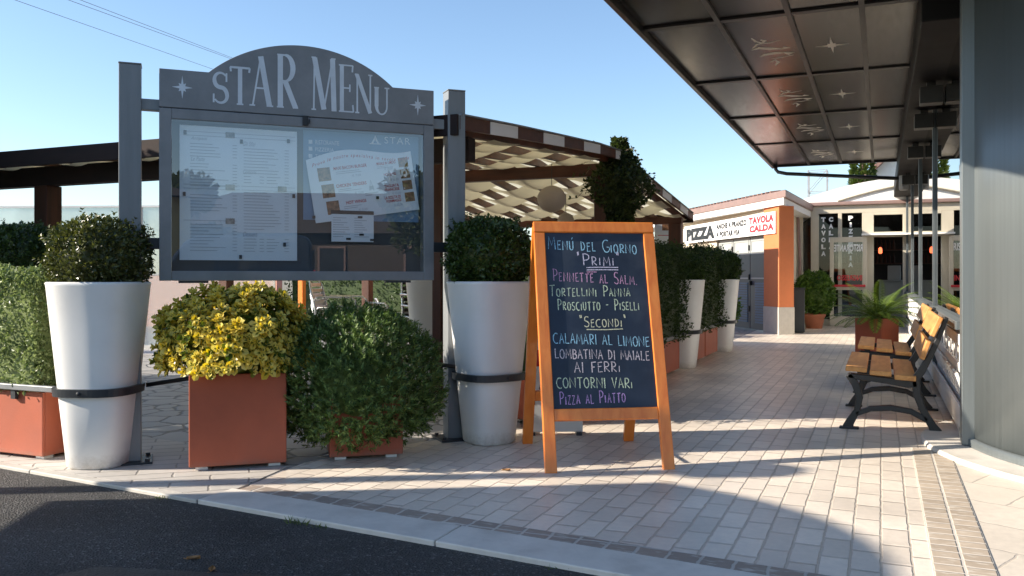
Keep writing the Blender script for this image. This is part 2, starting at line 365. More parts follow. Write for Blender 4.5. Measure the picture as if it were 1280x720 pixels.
M = dict(
    sign=mat("sign grey metal", (.215, .22, .225), .48, .0, .14, 5, .05, 60, dirt=(.14, .145, .15), dirt_scale=3, dirt_amt=.5, coat=.1),
    sign_letter=mat("sign letter paint", (.62, .67, .71), .5, 0, .1, 9),
    post=mat("post grey metal", (.21, .22, .225), .42, .1, .1, 3, .03, 60, aniso=(6, 6, .6)),
    black=mat("black iron", (.018, .017, .017), .42, .0, .25, 12, .2, 90),
    band=mat("band dark metal", (.045, .05, .058), .42, .3, .15, 6),
    rail=mat("grey rail metal", (.22, .23, .24), .45, .3, .1, 6),
    white_pot=mat("white resin pot", (.80, .79, .77), .38, 0, .04, 2.5, .02, 50, dirt=(.60, .57, .52), dirt_scale=2.2, dirt_amt=.25),
    orange_box=mat("terracotta painted planter", (.38, .088, .040), .6, 0, .12, 3, .08, 60, dirt=(.30, .085, .05), dirt_scale=2.5, dirt_amt=.6),
    soil=mat("potting soil", (.05, .035, .025), .95, 0, .4, 30, .8, 60),
    chalkboard=mat("chalkboard", (.016, .026, .048), .50, 0, .35, 2.2, .03, 40, dirt=(.075, .09, .11), dirt_scale=3.2, dirt_amt=.55),
    orange_wood=wood("orange varnished wood", (.74, .175, .018), (.88, .27, .04), .32, (22, 22, 1.6), .06, .4),
    bench_wood=wood("bench planks", (.50, .20, .050), (.72, .36, .11), .5, (18, 2.0, 18), .25),
    brown_wood=wood("brown stained timber", (.055, .016, .008), (.12, .036, .016), .5, (2.2, 12, 12), .15),
    brown_post=wood("brown stained post", (.045, .014, .007), (.10, .030, .014), .5, (14, 14, 1.2), .15),
    shaded_wood=wood("shaded stained timber", (.012, .006, .005), (.026, .011, .008), .85, (2.2, 12, 12), .15),  # eave boards and front beam; shade is put into this darker tone
    cloth=fabric_mat("cream woven canvas", (.84, .78, .62), .5),
    cover=fabric_mat("thin roof cover", (.92, .88, .76), .8),
    white_paint=mat("white paint", (.80, .79, .76), .5, 0, .05, 4),
    cream_frame=mat("cream metal frame", (.54, .49, .39), .45, 0, .06, 4),
    cream_wall=mat("cream plaster", (.70, .62, .48), .8, 0, .08, 3, .2, 60),
    pink_wall=mat("pink plaster", (.72, .36, .27), .85, 0, .08, 3, .2, 60),
    orange_wall=mat("orange plaster", (.62, .19, .07), .8, 0, .07, 3, .2, 60),
    yellow_wall=mat("yellow plaster", (.72, .52, .24), .85, 0, .08, 1, .2, 40),
    brown_wall=mat("brown plaster", (.085, .065, .052), .85, 0, .12, 1, .2, 40),
    stone=mat("pale stone", (.66, .61, .54), .6, 0, .1, 6, .15, 40, dirt=(.40, .36, .31), dirt_scale=4, dirt_amt=.5),
    plinth=mat("stone plinth", (.48, .45, .40), .7, 0, .1, 8, .15, 50),
    soffit=mat("dark soffit panel", (.013, .010, .009), .24, .0, .16, 3, 0, 80, spec=.36, aniso=(8, 1, 1)),
    soffit_joint=mat("soffit joint", (.022, .02, .019), .4, .3, .1, 5),
    soffit_art=mat("cream stencil paint", (.82, .78, .68), .55, 0, .05, 6),
    column=mat("grey metal cladding", (.165, .185, .19), .36, .35, .09, 1.6, .03, 30, aniso=(22, 22, .25)),
    frame_metal=mat("window frame metal", (.10, .115, .125), .4, .4, .1, 4),
    header_metal=mat("black header metal", (.010, .010, .011), .6, 0, .1, 4, spec=.2),
    dark_metal=mat("dark anthracite metal", (.030, .033, .038), .42, .2, .12, 5),
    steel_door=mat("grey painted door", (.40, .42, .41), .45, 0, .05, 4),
    door_shaded=mat("shaded grey door", (.075, .085, .10), .45, 0, .08, 4),  # lower door leaves only; the wall's shadow is painted into the colour
    louver=mat("blue grey louvre", (.10, .16, .26), .5, .1, .1, 6),
    glass=glass_mat("window glass", (.42, .46, .46), 1.5, .50),
    entry_glass=glass_mat("entrance window glass", (.6, .66, .66), 1.5, .0),
    sign_glass=glass_mat("display case glass", (.90, .95, .98), 1.52, .15),
    door_glass=glass_mat("door glass", (.82, .88, .88), 1.5, .05),
    plastic=glass_mat("milky plastic windscreen", (.86, .92, .92), 1.45, .05, .06, .42, (.78, .84, .80)),
    lamp_red=lamp_mat("lit red lamp", (1.0, .16, .06), 1.3),
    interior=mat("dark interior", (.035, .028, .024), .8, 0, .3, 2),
    paper=mat("paper", (.86, .88, .89), .6, 0, .03, 3),
    poster_blue=mat("blue poster", (.16, .27, .40), .5, 0, .12, 3),
    case_back=mat("case backing", (.05, .055, .058), .6, 0, .1, 3),
    ink=mat("grey ink", (.50, .52, .55), .7, 0, .05),
    ink_black=mat("black ink", (.012, .012, .014), .5, 0, .05),
    ink_red=mat("red ink", (.56, .03, .04), .5, 0, .05),
    ink_white=mat("white ink", (.80, .80, .80), .5, 0, .03),
    photo_food=mat("printed food photo", (.28, .14, .07), .5, 0, .9, 28),
    photo_grey=mat("printed pale photo", (.30, .27, .24), .5, 0, .7, 22),
    magnet=mat("dark magnet", (.02, .02, .022), .4),
    banner=mat("white banner", (.80, .80, .79), .55, 0, .03, 2, .05, 8),
    alu=mat("aluminium", (.62, .63, .64), .3, .9, .08, 6),
    beige_slat=mat("beige slats", (.52, .46, .36), .6, 0, .08, 6),
    chair_dark=mat("dark wicker", (.025, .022, .02), .6, 0, .3, 40, .5, 120),
    terracotta=mat("terracotta pot", (.42, .15, .08), .75, 0, .12, 6, .1, 40),
    trunk=wood("bark", (.10, .07, .045), (.20, .14, .09), .9, (10, 10, 2), .6),
    rooft=roof_tile_mat(),
    old_roof=mat("weathered roof tiles", (.07, .055, .048), .85, 0, .3, 5, .4, 8),
    gutter=mat("brown gutter", (.30, .20, .175), .45, .2, .1, 5),
    lantern=fabric_mat("paper lantern", (.62, .55, .50), .4),
    rubber=mat("tyre rubber", (.02, .02, .02), .8, 0, .2, 30, .3, 80),
    van_paint=mat("dark blue van paint", (.025, .035, .06), .25, .2, .06, 2, coat=.8),
    lamp_glass=mat("lamp lens", (.7, .68, .6), .2, 0, .05),
    wire=mat("cable", (.20, .21, .23), .6),
    tower=mat("galvanised steel", (.42, .43, .44), .5, .5, .1, 6),
    grass=leaf_mat("kerb weeds", (.05, .09, .015), (.14, .18, .04)),
    boxwood=leaf_mat("boxwood leaves", (.022, .045, .010), (.085, .135, .026), .22, .33, .5),
    boxwood_olive=leaf_mat("olive boxwood leaves", (.035, .048, .012), (.12, .13, .035), .22, .33, .5),
    hedge=leaf_mat("hedge leaves", (.020, .040, .012), (.065, .105, .024), .25, .5),
    pale_hedge=leaf_mat("pale small leaves", (.07, .11, .03), (.30, .36, .15), .25, .42),
    rosemary=leaf_mat("rosemary needles", (.030, .064, .016), (.20, .29, .075), .2, .5),
    euo_y=leaf_mat("yellow leaf margin", (.62, .46, .05), (.88, .78, .24), .3, .38),
    euo_g=leaf_mat("green leaf heart", (.05, .10, .014), (.20, .22, .03), .25, .38),
    ivy=leaf_mat("climber leaves", (.02, .035, .012), (.075, .10, .024), .3, .45),
    palm=leaf_mat("cycad fronds", (.045, .09, .014), (.17, .24, .035), .3, .4),
    shrub=leaf_mat("bright shrub leaves", (.035, .09, .012), (.13, .22, .035), .3, .4),
    cypress=leaf_mat("cypress foliage", (.03, .055, .012), (.12, .16, .035), .3, .5),
    tree=leaf_mat("tree foliage", (.03, .045, .015), (.10, .12, .035), .3, .5),
    asphalt=asphalt_mat(),
    patch=mat("tar patch", (.030, .029, .028), .55, 0, .5, 5, .6, 70, dirt=(.085, .082, .078), dirt_scale=3, dirt_amt=.6),
    dry_leaf=mat("dry leaf", (.30, .15, .05), .7, 0, .3, 60),
    earth=mat("dry ground", (.20, .18, .13), .95, 0, .3, .4, .3, 3),
    setts=paver_mat("pale stone setts", (.86, .755, .635), (.68, .595, .50), (.60, .52, .43), .262 / 1.9, .1165, .0068, rot=R(90), bump=.9, stretch=1.9, jitter=.006, rough=.37),
    dark_bricks=paver_mat("worn brown bricks", (.54, .44, .335), (.40, .32, .24), (.66, .60, .52), .1165, .092, .009, jitter=.003, rot=0, offset=0.0, bump=.6, rough=.55, worn=(.64, .57, .48), off_xy=(.046, 0)),
    edge_bricks=paver_mat("kerb row brown bricks", (.38, .30, .24), (.30, .25, .21), (.56, .51, .45), .135, .4, .010, rot=R(0), offset=0.0, bump=.6, rough=.55, worn=(.50, .45, .39)),
    slabs=paver_mat("large pale slabs", (.76, .67, .56), (.68, .60, .50), (.56, .49, .41), .60, .40, .008, rot=R(24), bump=.4, rough=.5),
    grey_slabs=paver_mat("greyish slabs", (.56, .52, .47), (.46, .43, .39), (.28, .26, .23), .42, .13, .008, rot=R(-40), bump=.5, rough=.55),
    crazy=crazy_mat("irregular flagstones", (.30, .29, .28), (.40, .38, .36), (.10, .095, .09)),
)
def chalk(name, c):
    m = mat("chalk " + name, c, .9, 0, .35, 120)
    N, L = m.node_tree.nodes, m.node_tree.links
    tc = N.new("ShaderNodeTexCoord"); nz = N.new("ShaderNodeTexNoise"); nz.inputs["Scale"].default_value = 210; nz.inputs["Detail"].default_value = 3
    L.new(tc.outputs["Object"], nz.inputs["Vector"])
    cr = N.new("ShaderNodeValToRGB"); cr.color_ramp.elements[0].position = .28; cr.color_ramp.elements[1].position = .48
    L.new(nz.outputs["Fac"], cr.inputs[0]); L.new(cr.outputs[0], N["Principled BSDF"].inputs["Alpha"])
    return m
splash(M["white_pot"], (.30, .26, .21)); splash(M["orange_box"], (.22, .15, .11), .10)
CH = dict(blue=chalk("blue", (.34, .62, .86)), lilac=chalk("lilac", (.66, .62, .80)), pink=chalk("pink", (.62, .34, .52)),
          green=chalk("pale green", (.56, .66, .48)), cream=chalk("cream", (.68, .66, .46)), rose=chalk("rose", (.64, .56, .60)),
          purple=chalk("purple", (.52, .32, .62)))

# ------------------------------------------------------------------ building helpers
class MB:
    def __init__(s):
        s.v = []; s.f = []; s.mi = []; s.cur = 0
    def add(s, verts, faces):
        o = len(s.v)
        s.v += [Vector(p) for p in verts]
        for f in faces:
            s.f.append([i + o for i in f]); s.mi.append(s.cur)
        return s
    def box(s, x0, x1, y0, y1, z0, z1, mtx=None):
        vs = [(x, y, z) for z in (z0, z1) for y in (y0, y1) for x in (x0, x1)]
        if mtx is not None: vs = [mtx @ Vector(p) for p in vs]
        return s.add(vs, [(0, 2, 3, 1), (4, 5, 7, 6), (0, 1, 5, 4), (2, 6, 7, 3), (0, 4, 6, 2), (1, 3, 7, 5)])
    def beam(s, p0, p1, w, h, up=(0, 0, 1)):
        p0, p1 = Vector(p0), Vector(p1)
        dd = (p1 - p0); L = dd.length; dd.normalize()
        up = Vector(up)
        if abs(dd.dot(up)) > .98: up = Vector((0, 1, 0))
        x = dd.cross(up).normalized(); z = x.cross(dd).normalized()
        mtx = Matrix((x, dd, z)).transposed().to_4x4(); mtx.translation = p0
        return s.box(-w / 2, w / 2, 0, L, -h / 2, h / 2, mtx)
    def prism(s, poly, z0, z1, mtx=None):
        n = len(poly)
        vs = [Vector((p[0], p[1], z0)) for p in poly] + [Vector((p[0], p[1], z1)) for p in poly]
        if mtx is not None: vs = [mtx @ p for p in vs]
        fs = [tuple(range(n - 1, -1, -1)), tuple(range(n, 2 * n))]
        fs += [(i, (i + 1) % n, n + (i + 1) % n, n + i) for i in range(n)]
        return s.add(vs, fs)
    def loft(s, rings, closed=True, caps=True):
        n = len(rings[0]); vs = [p for r in rings for p in r]; fs = []
        for k in range(len(rings) - 1):
            for i in range(n if closed else n - 1):
                j = (i + 1) % n
                fs.append((k * n + i, k * n + j, (k + 1) * n + j, (k + 1) * n + i))
        if caps:
            fs.append(tuple(range(n - 1, -1, -1))); fs.append(tuple((len(rings) - 1) * n + i for i in range(n)))
        return s.add(vs, fs)
    def lathe(s, prof, n=32, cx=0, cy=0, caps=True):
        return s.loft([[(cx + r * math.cos(2 * math.pi * i / n), cy + r * math.sin(2 * math.pi * i / n), z) for i in range(n)] for r, z in prof], True, caps)
    def tube(s, pts, r, n=8):
        pts = [Vector(p) for p in pts]; rings = []
        rr = r if isinstance(r, (list, tuple)) else [r] * len(pts)
        prev = None
        for i, p in enumerate(pts):
            t = (pts[min(i + 1, len(pts) - 1)] - pts[max(i - 1, 0)]).normalized()
            if prev is None:
                a = t.cross(Vector((0, 0, 1)))
                if a.length < .05: a = t.cross(Vector((0, 1, 0)))
            else:
                a = prev - t * prev.dot(t)
            a.normalize(); prev = a; b = t.cross(a)
            rings.append([p + rr[i] * (math.cos(2 * math.pi * k / n) * a + math.sin(2 * math.pi * k / n) * b) for k in range(n)])
        return s.loft(rings)
    def quad(s, a, b, c, d_):
        return s.add([a, b, c, d_], [(0, 1, 2, 3)])
    def build(s, name, m, parent=None, smooth=False, bevel=0.0, world=False, seg=2, weld=False):
        me = bpy.data.meshes.new(name)
        vs = s.v
        if world and parent is not None:
            inv = RM[root_of(parent).name]
            vs = [inv @ p for p in vs]
        me.from_pydata([tuple(p) for p in vs], [], s.f)
        ms = m if isinstance(m, (list, tuple)) else [m]
        for q in ms: me.materials.append(q)
        if len(ms) > 1: me.polygons.foreach_set("material_index", s.mi)
        if smooth: me.polygons.foreach_set("use_smooth", [True] * len(me.polygons))
        me.update()
        o = bpy.data.objects.new(name, me); COL.objects.link(o)
        if parent is not None: o.parent = parent
        if bevel > 0:
            b = o.modifiers.new("bevel", 'BEVEL'); b.width = bevel; b.segments = seg; b.limit_method = 'ANGLE'; b.angle_limit = R(35)
        return o

RM = {}
def root_of(o):
    while o.parent is not None: o = o.parent
    return o
def tag(o, label=None, cat=None, group=None, kind=None):
    if label: o["label"] = label
    if cat: o["category"] = cat
    if group: o["group"] = group
    if kind: o["kind"] = kind
    return o
def thing(name, label, cat, loc=(0, 0, 0), rz=0.0, group=None):
    o = bpy.data.objects.new(name, None); COL.objects.link(o)
    o.empty_display_size = .2
    o.location = loc; o.rotation_euler = (0, 0, rz)
    RM[o.name] = (Matrix.Translation(loc) @ Matrix.Rotation(rz, 4, 'Z')).inverted()
    return tag(o, label, cat, group)
def copy_tree(o, parent=None):
    c = o.copy(); COL.objects.link(c)
    if parent is not None: c.parent = parent
    for ch in list(o.children): copy_tree(ch, c)
    return c
def place(o, loc, rz=0.0, label=None, group=None, scale=None):
    o.location = loc; o.rotation_euler = (0, 0, rz)
    if scale: o.scale = scale
    if label: o["label"] = label
    if group: o["group"] = group
    return o
def struct(mb, name, m, **k):
    o = mb.build(name, m, **k); o["kind"] = "structure"; return o

def plane_map(o, ex, ey):
    o, ex, ey = Vector(o), Vector(ex), Vector(ey)
    return lambda x, y, h=0.0: o + ex * x + ey * y + ex.cross(ey) * h

def text_verts(s, shear=0.0, bold=0.0, spacing=1.0):
    cu = bpy.data.curves.new("t", 'FONT'); cu.body = s; cu.size = 1.0; cu.shear = shear; cu.offset = bold; cu.space_character = spacing
    cu.resolution_u = 3
    ob = bpy.data.objects.new("t", cu)
    me = bpy.data.meshes.new_from_object(ob)
    vs = [Vector(v.co) for v in me.vertices]; fs = [list(p.vertices) for p in me.polygons]
    bpy.data.objects.remove(ob); bpy.data.curves.remove(cu); bpy.data.meshes.remove(me)
    return vs, fs
def put_text(mb, s, pm, x0, x1, y0, y1, h=0.001, shear=0.0, bold=0.0, keep=False, mirror=False, curve=None, spacing=1.0):
    """lettering stretched into the rectangle x0..x1, y0..y1 of the plane pm"""
    vs, fs = text_verts(s, shear, bold, spacing)
    ax, bx = min(v.x for v in vs), max(v.x for v in vs)
    ay, by = min(v.y for v in vs), max(v.y for v in vs)
    out = []
    for v in vs:
        u = (v.x - ax) / max(1e-6, bx - ax); w = (v.y - ay) / max(1e-6, by - ay)
        if mirror: u = 1 - u
        y = y0 + w * (y1 - y0)
        if curve: y += curve(u)
        out.append(pm(x0 + u * (x1 - x0), y, h))
    if mirror: fs = [f[::-1] for f in fs]
    mb.add(out, fs)
def rect(mb, pm, x0, x1, y0, y1, h=0.001):
    mb.quad(pm(x0, y0, h), pm(x1, y0, h), pm(x1, y1, h), pm(x0, y1, h))
def ribbon(mb, pts, w, pm, h=0.001):
    """flat stroke along 2-D pts; w a width or a list of widths"""
    n = len(pts)
    ws = w if isinstance(w, (list, tuple)) else [w] * n
    P = [Vector((p[0], p[1])) for p in pts]; a = []; b = []
    for i in range(n):
        t = P[min(i + 1, n - 1)] - P[max(i - 1, 0)]
        if 0 < i < n - 1:
            t0 = (P[i] - P[i - 1]).normalized(); t1 = (P[i + 1] - P[i]).normalized()
            t = t0 + t1
            if t.length < .2: t = t1
        t.normalize(); q = Vector((-t.y, t.x)) * ws[i] / 2
        a.append(P[i] + q); b.append(P[i] - q)
    vs = [pm(p.x, p.y, h) for p in a] + [pm(p.x, p.y, h) for p in b]
    mb.add(vs, [(n + i, n + i + 1, i + 1, i) for i in range(n - 1)])
def arc(cx, cy, rx, ry, a0, a1, n=10):
    return [(cx + rx * math.cos(R(a0 + (a1 - a0) * i / n)), cy + ry * math.sin(R(a0 + (a1 - a0) * i / n))) for i in range(n + 1)]
def poly_fan(mb, pts, pm, h=.001):
    mb.add([pm(p[0], p[1], h) for p in pts], [tuple(range(len(pts)))])
def star_pts(cx, cy, rx, ry, k=.16, diag=.35):
    pts = []
    for i in range(16):
        a = R(22.5 * i)
        if i % 4 == 0: r = 1.0
        elif i % 4 == 2: r = diag
        else: r = k
        pts.append((cx + rx * r * math.cos(a), cy + ry * r * math.sin(a)))
    return pts

# ------------------------------------------------------------------ foliage helpers
def nz3(p, s):
    return mnoise.noise(Vector(p) * s)
def rand_dir(r):
    while True:
        v = Vector((r.uniform(-1, 1), r.uniform(-1, 1), r.uniform(-1, 1)))
        if .05 < v.length < 1: return v.normalized()
def add_leaf(mb, p, dirv, nrm, L, W, fold=.25):
    side = dirv.cross(nrm)
    if side.length < .01: return
    side.normalize(); n = side.cross(dirv)
    a = p; t = p + dirv * L; m = p + dirv * L * .5
    l = m + side * W * .5 + n * W * fold; r_ = m - side * W * .5 + n * W * fold
    mb.add([a, l, t, r_], [(0, 3, 2, 1)] if fold == 0 else [(0, 2, 1), (0, 3, 2)])
def add_round_leaf(mb, p, dirv, nrm, L, W, cup=.25):
    side = dirv.cross(nrm)
    if side.length < .01: return
    side.normalize(); n = side.cross(dirv)
    pts = [p, p + dirv * L * .3 + side * W * .42 + n * W * cup * .8, p + dirv * L * .75 + side * W * .45 + n * W * cup, p + dirv * L + n * W * cup * .3,
           p + dirv * L * .75 - side * W * .45 + n * W * cup, p + dirv * L * .3 - side * W * .42 + n * W * cup * .8, p + dirv * L * .5]
    mb.add(pts, [(6, i + 1, i) for i in range(5)] + [(6, 0, 5)])
def blob(mb, c, rad, seed, amp=.12, freq=2.2, nu=20, nv=14, sq=1.0):
    rings = []
    for j in range(1, nv):
        th = math.pi * j / nv; ring = []
        for i in range(nu):
            ph = 2 * math.pi * i / nu
            dv = Vector((math.sin(th) * math.cos(ph), math.sin(th) * math.sin(ph), -math.cos(th)))
            k = 1 + amp * nz3(dv * freq + Vector((seed, 0, 0)), 1)
            if sq != 1: dv = Vector([math.copysign(abs(q) ** sq, q) for q in dv])
            ring.append(Vector(c) + Vector((dv.x * rad[0], dv.y * rad[1], dv.z * rad[2])) * k)
        rings.append(ring)
    mb.loft(rings)
def sample_blob(r, c, rad, seed, amp, freq, sq=1.0, zmin=-1.0, depth=.22):
    while True:
        dv = rand_dir(r)
        if dv.z < zmin: continue
        k = 1 + amp * nz3(dv * freq + Vector((seed, 0, 0)), 1)
        k *= 1 - depth * r.random() ** 1.6 + .05 * r.random()
        q = dv
        if sq != 1: q = Vector([math.copysign(abs(t) ** sq, t) for t in dv])
        return Vector(c) + Vector((q.x * rad[0], q.y * rad[1], q.z * rad[2])) * k, dv
def leafy(mb, r, c, rad, n, L, W, seed=0., amp=.14, freq=2.4, sq=1.0, zmin=-1., depth=.25, up=.25):
    for _ in range(n):
        p, dv = sample_blob(r, c, rad, seed, amp, freq, sq, zmin, depth)
        a = (dv * .7 + rand_dir(r) * .9 + Vector((0, 0, up))).normalized()
        nn = (dv * .8 + rand_dir(r) * .7).normalized()
        k = r.uniform(.65, 1.25)
        add_leaf(mb, p, a, nn, L * k, W * k)
def sprigs(mb, r, c, rad, n, length, leaf, seed, amp, freq, sq=1.0):
    """short shoots with paired leaves that stand a little out of the clipped outline"""
    for _ in range(n):
        p, dv = sample_blob(r, c, rad, seed, amp, freq, sq, -.3, .05)
        ax = (dv + rand_dir(r) * .4 + Vector((0, 0, .5))).normalized()
        LL = length * r.uniform(.5, 1.2)
        for k in range(5):
            q = p + ax * LL * k / 5
            for s_ in (-1, 1):
                sd = ax.cross(rand_dir(r)).normalized() * s_
                add_leaf(mb, q, (ax * .6 + sd).normalized(), (dv + ax).normalized(), leaf, leaf * .55)
def leafy_box(mb, r, x0, x1, y0, y1, z0, z1, n, L, W, amp=.06, faces='xXyYZ'):
    areas = {'x': (y1 - y0) * (z1 - z0), 'X': (y1 - y0) * (z1 - z0), 'y': (x1 - x0) * (z1 - z0), 'Y': (x1 - x0) * (z1 - z0), 'Z': (x1 - x0) * (y1 - y0)}
    ks = [k for k in faces]; tot = sum(areas[k] for k in ks)
    for k in ks:
        for _ in range(int(n * areas[k] / tot)):
            x, y, z = r.uniform(x0, x1), r.uniform(y0, y1), r.uniform(z0, z1)
            if k == 'x': x, nv = x0, Vector((-1, 0, 0))
            if k == 'X': x, nv = x1, Vector((1, 0, 0))
            if k == 'y': y, nv = y0, Vector((0, -1, 0))
            if k == 'Y': y, nv = y1, Vector((0, 1, 0))
            if k == 'Z': z, nv = z1, Vector((0, 0, 1))
            p = Vector((x, y, z))
            p -= nv * r.random() ** 2 * .10
            p += nv * (amp * nz3(p, 3.1) * 1.6 + amp * .6 * nz3(p, 9) - amp * .6 * r.random())
            a = (nv * .6 + rand_dir(r) * .9 + Vector((0, 0, .25))).normalized()
            kk = r.uniform(.6, 1.3)
            add_leaf(mb, p, a, (nv + rand_dir(r) * .7).normalized(), L * kk, W * kk)

# ------------------------------------------------------------------ setting: ground, road, paving
def kline(x, off=0.0): return 3.15 - .1 * x + off
def sheet(name, poly, z, m, thick=0.0):
    mb = MB()
    if thick: mb.prism(poly, z - thick, z)
    else: mb.add([(p[0], p[1], z) for p in poly], [tuple(range(len(poly)))])
    return struct(mb, name, m)
sheet("ground", [(-600, -600), (600, -600), (600, 600), (-600, 600)], -.075, M['earth'])
sheet("road", [(-40, -22), (40, -22), (40, kline(40) + .05), (-40, kline(-40) + .05)], -.018, M['asphalt'])
# terrace: irregular flagstones under the pergola
sheet("terrace_paving", [(-16, kline(-16, .4)), (-2.4, kline(-2.4, .4)), (-2.4, 24), (-16, 24)], -.004, M['crazy'], .06)
# walkway of pale setts
sheet("walkway_paving", [(-3.22, kline(-3.22, .37)), (.187, kline(.187, .37)), (.187, 6.25), (.55, 6.7), (.6, 24), (-2.5, 24), (-2.5, 6.1), (-2.95, 5.35), (-3.3, 4.45)], .0, M['setts'], .05)
sheet("corner_paving", [(.417, kline(.417, .26)), (6, kline(6, .26)), (6, 9), (.417, 9)], -.001, M['slabs'], .05)
sheet("brick_band", [(.187, kline(.187, .3)), (.417, kline(.417, .3)), (.417, 6.35), (.187, 6.45)], .003, M['dark_bricks'], .05)
sheet("side_paving", [(-16, kline(-16, .072)), (-3.255, kline(-3.255, .072)), (-3.225, kline(-3.225, .264)), (-3.32, 4.32), (-4.2, 4.62), (-9, 5.2), (-16, 5.9)], .001, M['grey_slabs'], .05)
def kerbrow(x0, x1, o0, o1, z, name, m, seg=1, th=.08):
    mb = MB()
    for i in range(seg):
        a = x0 + (x1 - x0) * i / seg + (.003 if seg > 1 else 0); b = x0 + (x1 - x0) * (i + 1) / seg - (.003 if seg > 1 else 0)
        mb.prism([(a, kline(a, o0)), (b, kline(b, o0)), (b, kline(b, o1)), (a, kline(a, o1))], z - th, z)
    return struct(mb, name, m, bevel=.006)
kerbrow(-3.2, .187, .262, .375, .005, "brick_row", M['edge_bricks'])
kerbrow(-3.25, 7.0, 0, .26, .006, "kerb", M['stone'], 7)
kerbrow(-16, -3.255, 0, .07, .002, "kerb_edge", M['plinth'], 9)

sheet("road_patch", [(-2.9, 2.55), (-1.55, 2.92), (-1.15, 2.25), (-2.2, 1.6), (-3.2, 1.9)], -.013, M['patch'])
# ------------------------------------------------------------------ menu display sign
def menu_display():
    a = R(44.7)
    t = thing("menu_display", "grey metal menu display case with arched header on two square posts", "menu sign", (-3.5625, 4.785, 0), a)
    for sx in (-1, 1):
        p = MB(); p.box(sx * 1.06 - .064, sx * 1.06 + .064, -.064, .064, .012, 2.472); p.box(sx * 1.06 - .067, sx * 1.06 + .067, -.067, .067, 2.472, 2.482)
        po = p.build("post", M['post'], t, bevel=.006)
        b = MB(); b.box(sx * 1.06 - .13, sx * 1.06 + .13, -.13, .13, 0, .014)
        for ux in (-1, 1):
            for uy in (-1, 1): b.lathe([(.014, .014), (.014, .03)], 6, sx * 1.06 + ux * .1, uy * .1)
        b.build("base_plate", M['dark_metal'], po)
        for z in (2.235, 1.365):
            c = MB(); x0, x1 = (-.998, -.889) if sx < 0 else (.889, .998)
            c.box(x0, x1, -.03, .03, z - .035, z + .035); c.build("bracket", M['post'] if z > 2 else M['dark_metal'], t, bevel=.004)
    # header with arched top
    poly = [(-.893, 2.222), (.893, 2.222), (.893, 2.462)]
    c, s_ = .60, .228
    rad = (c * c + s_ * s_) / (2 * s_); cz = 2.462 + s_ - rad; a0 = math.asin(c / rad)
    poly += [(.60 + .012, 2.462)]
    poly += [(rad * math.sin(a0 - 2 * a0 * i / 40), cz + rad * math.cos(a0 - 2 * a0 * i / 40)) for i in range(41)]
    poly += [(-.612, 2.462), (-.893, 2.462)]
    mtx = Matrix(((1, 0, 0, 0), (0, 0, -1, 0), (0, 1, 0, 0), (0, 0, 0, 1)))
    h = MB(); h.prism(poly, -.045, .055, mtx)
    hd = h.build("header", M['sign'], t, bevel=.003)
    pm = plane_map((0, -.055, 0), (1, 0, 0), (0, 0, 1))      # front of the header; normal ex x ey = -y
    # lettering, tall narrow serif capitals rising to the middle
    TH, TN = .034, .011
    def glyph(ch, w, hh):
        G = []
        def st(pts, ww): G.append(([(x * w, y * hh) for x, y in pts], ww))
        sv = .010
        def foot(x, top=False, hw=.16):
            y = 1 - .012 if top else .012
            st([(x - hw, y), (x + hw, y)], sv)
        tw = TH * (.8 if w < .13 else 1)
        if ch == 'S':
            pts = arc(.5, .76, .36, .22, 35, 180, 9) + arc(.46, .76, .32, .24, 180, 262, 5) + arc(.54, .24, .34, .27, 90, 0, 6) + arc(.5, .24, .38, .22, 0, -150, 9)
            n = len(pts); st(pts, [TN + (tw - TN) * math.sin(math.pi * i / (n - 1)) ** 1.3 for i in range(n)])
            st([(.84, .70), (.84, .98)], TN); st([(.10, .02), (.10, .30)], TN)
        if ch == 'T':
            st([(.5, 0), (.5, .985)], tw); foot(.5); st([(.02, .975), (.98, .975)], .014); st([(.03, .98), (.06, .86)], .012); st([(.97, .98), (.94, .86)], .012)
        if ch == 'A':
            st([(.14, .01), (.47, .98)], TN); st([(.84, .01), (.47, 1.0)], tw); st([(.27, .36), (.66, .36)], TN); foot(.12, hw=.12); foot(.86, hw=.14)
        if ch == 'R':
            st([(.2, 0), (.2, .985)], tw); foot(.2); st([(.06, .988), (.45, .988)], sv)
            pts = [(.2, .985), (.42, .985)] + arc(.44, .745, .34, .24, 90, -90, 12) + [(.2, .505)]
            n = len(pts); st(pts, [TN if (i < 2 or i > n - 3) else TN + (tw - TN) * math.sin(math.pi * (i - 1) / (n - 3)) for i in range(n)])
            st([(.42, .5), (.9, .01)], tw); foot(.92, hw=.1)
        if ch == 'M':
            st([(.1, .01), (.13, .985)], TN); st([(.13, .985), (.5, .02)], tw); st([(.5, .02), (.84, .985)], TN); st([(.84, .985), (.9, .01)], tw)
            foot(.1, hw=.09); foot(.9, hw=.1); foot(.1, True, .09); foot(.87, True, .09)
        if ch == 'E':
            st([(.22, 0), (.22, .985)], tw); st([(.04, .988), (.88, .988)], sv); st([(.04, .012), (.92, .012)], sv); st([(.22, .51), (.7, .51)], sv)
            st([(.88, .995), (.85, .85)], .011); st([(.92, .005), (.88, .16)], .011); st([(.7, .43), (.7, .59)], .01)
        if ch == 'N':
            st([(.14, .01), (.14, .985)], TN); st([(.12, .985), (.84, .01)], tw); st([(.84, .01), (.84, .985)], TN); foot(.14, hw=.11); foot(.1, True, .09); foot(.84, True, .11)
        if ch == 'U':
            pts = [(.2, .985), (.2, .3)] + arc(.5, .3, .3, .29, 180, 360, 10) + [(.8, .985)]
            n = len(pts); st(pts, [tw if i < 2 else max(TN, tw - (tw - TN) * (i - 1) / 5) for i in range(n)]); foot(.2, True, .14); foot(.8, True, .14)
        return G
    L_ = MB()
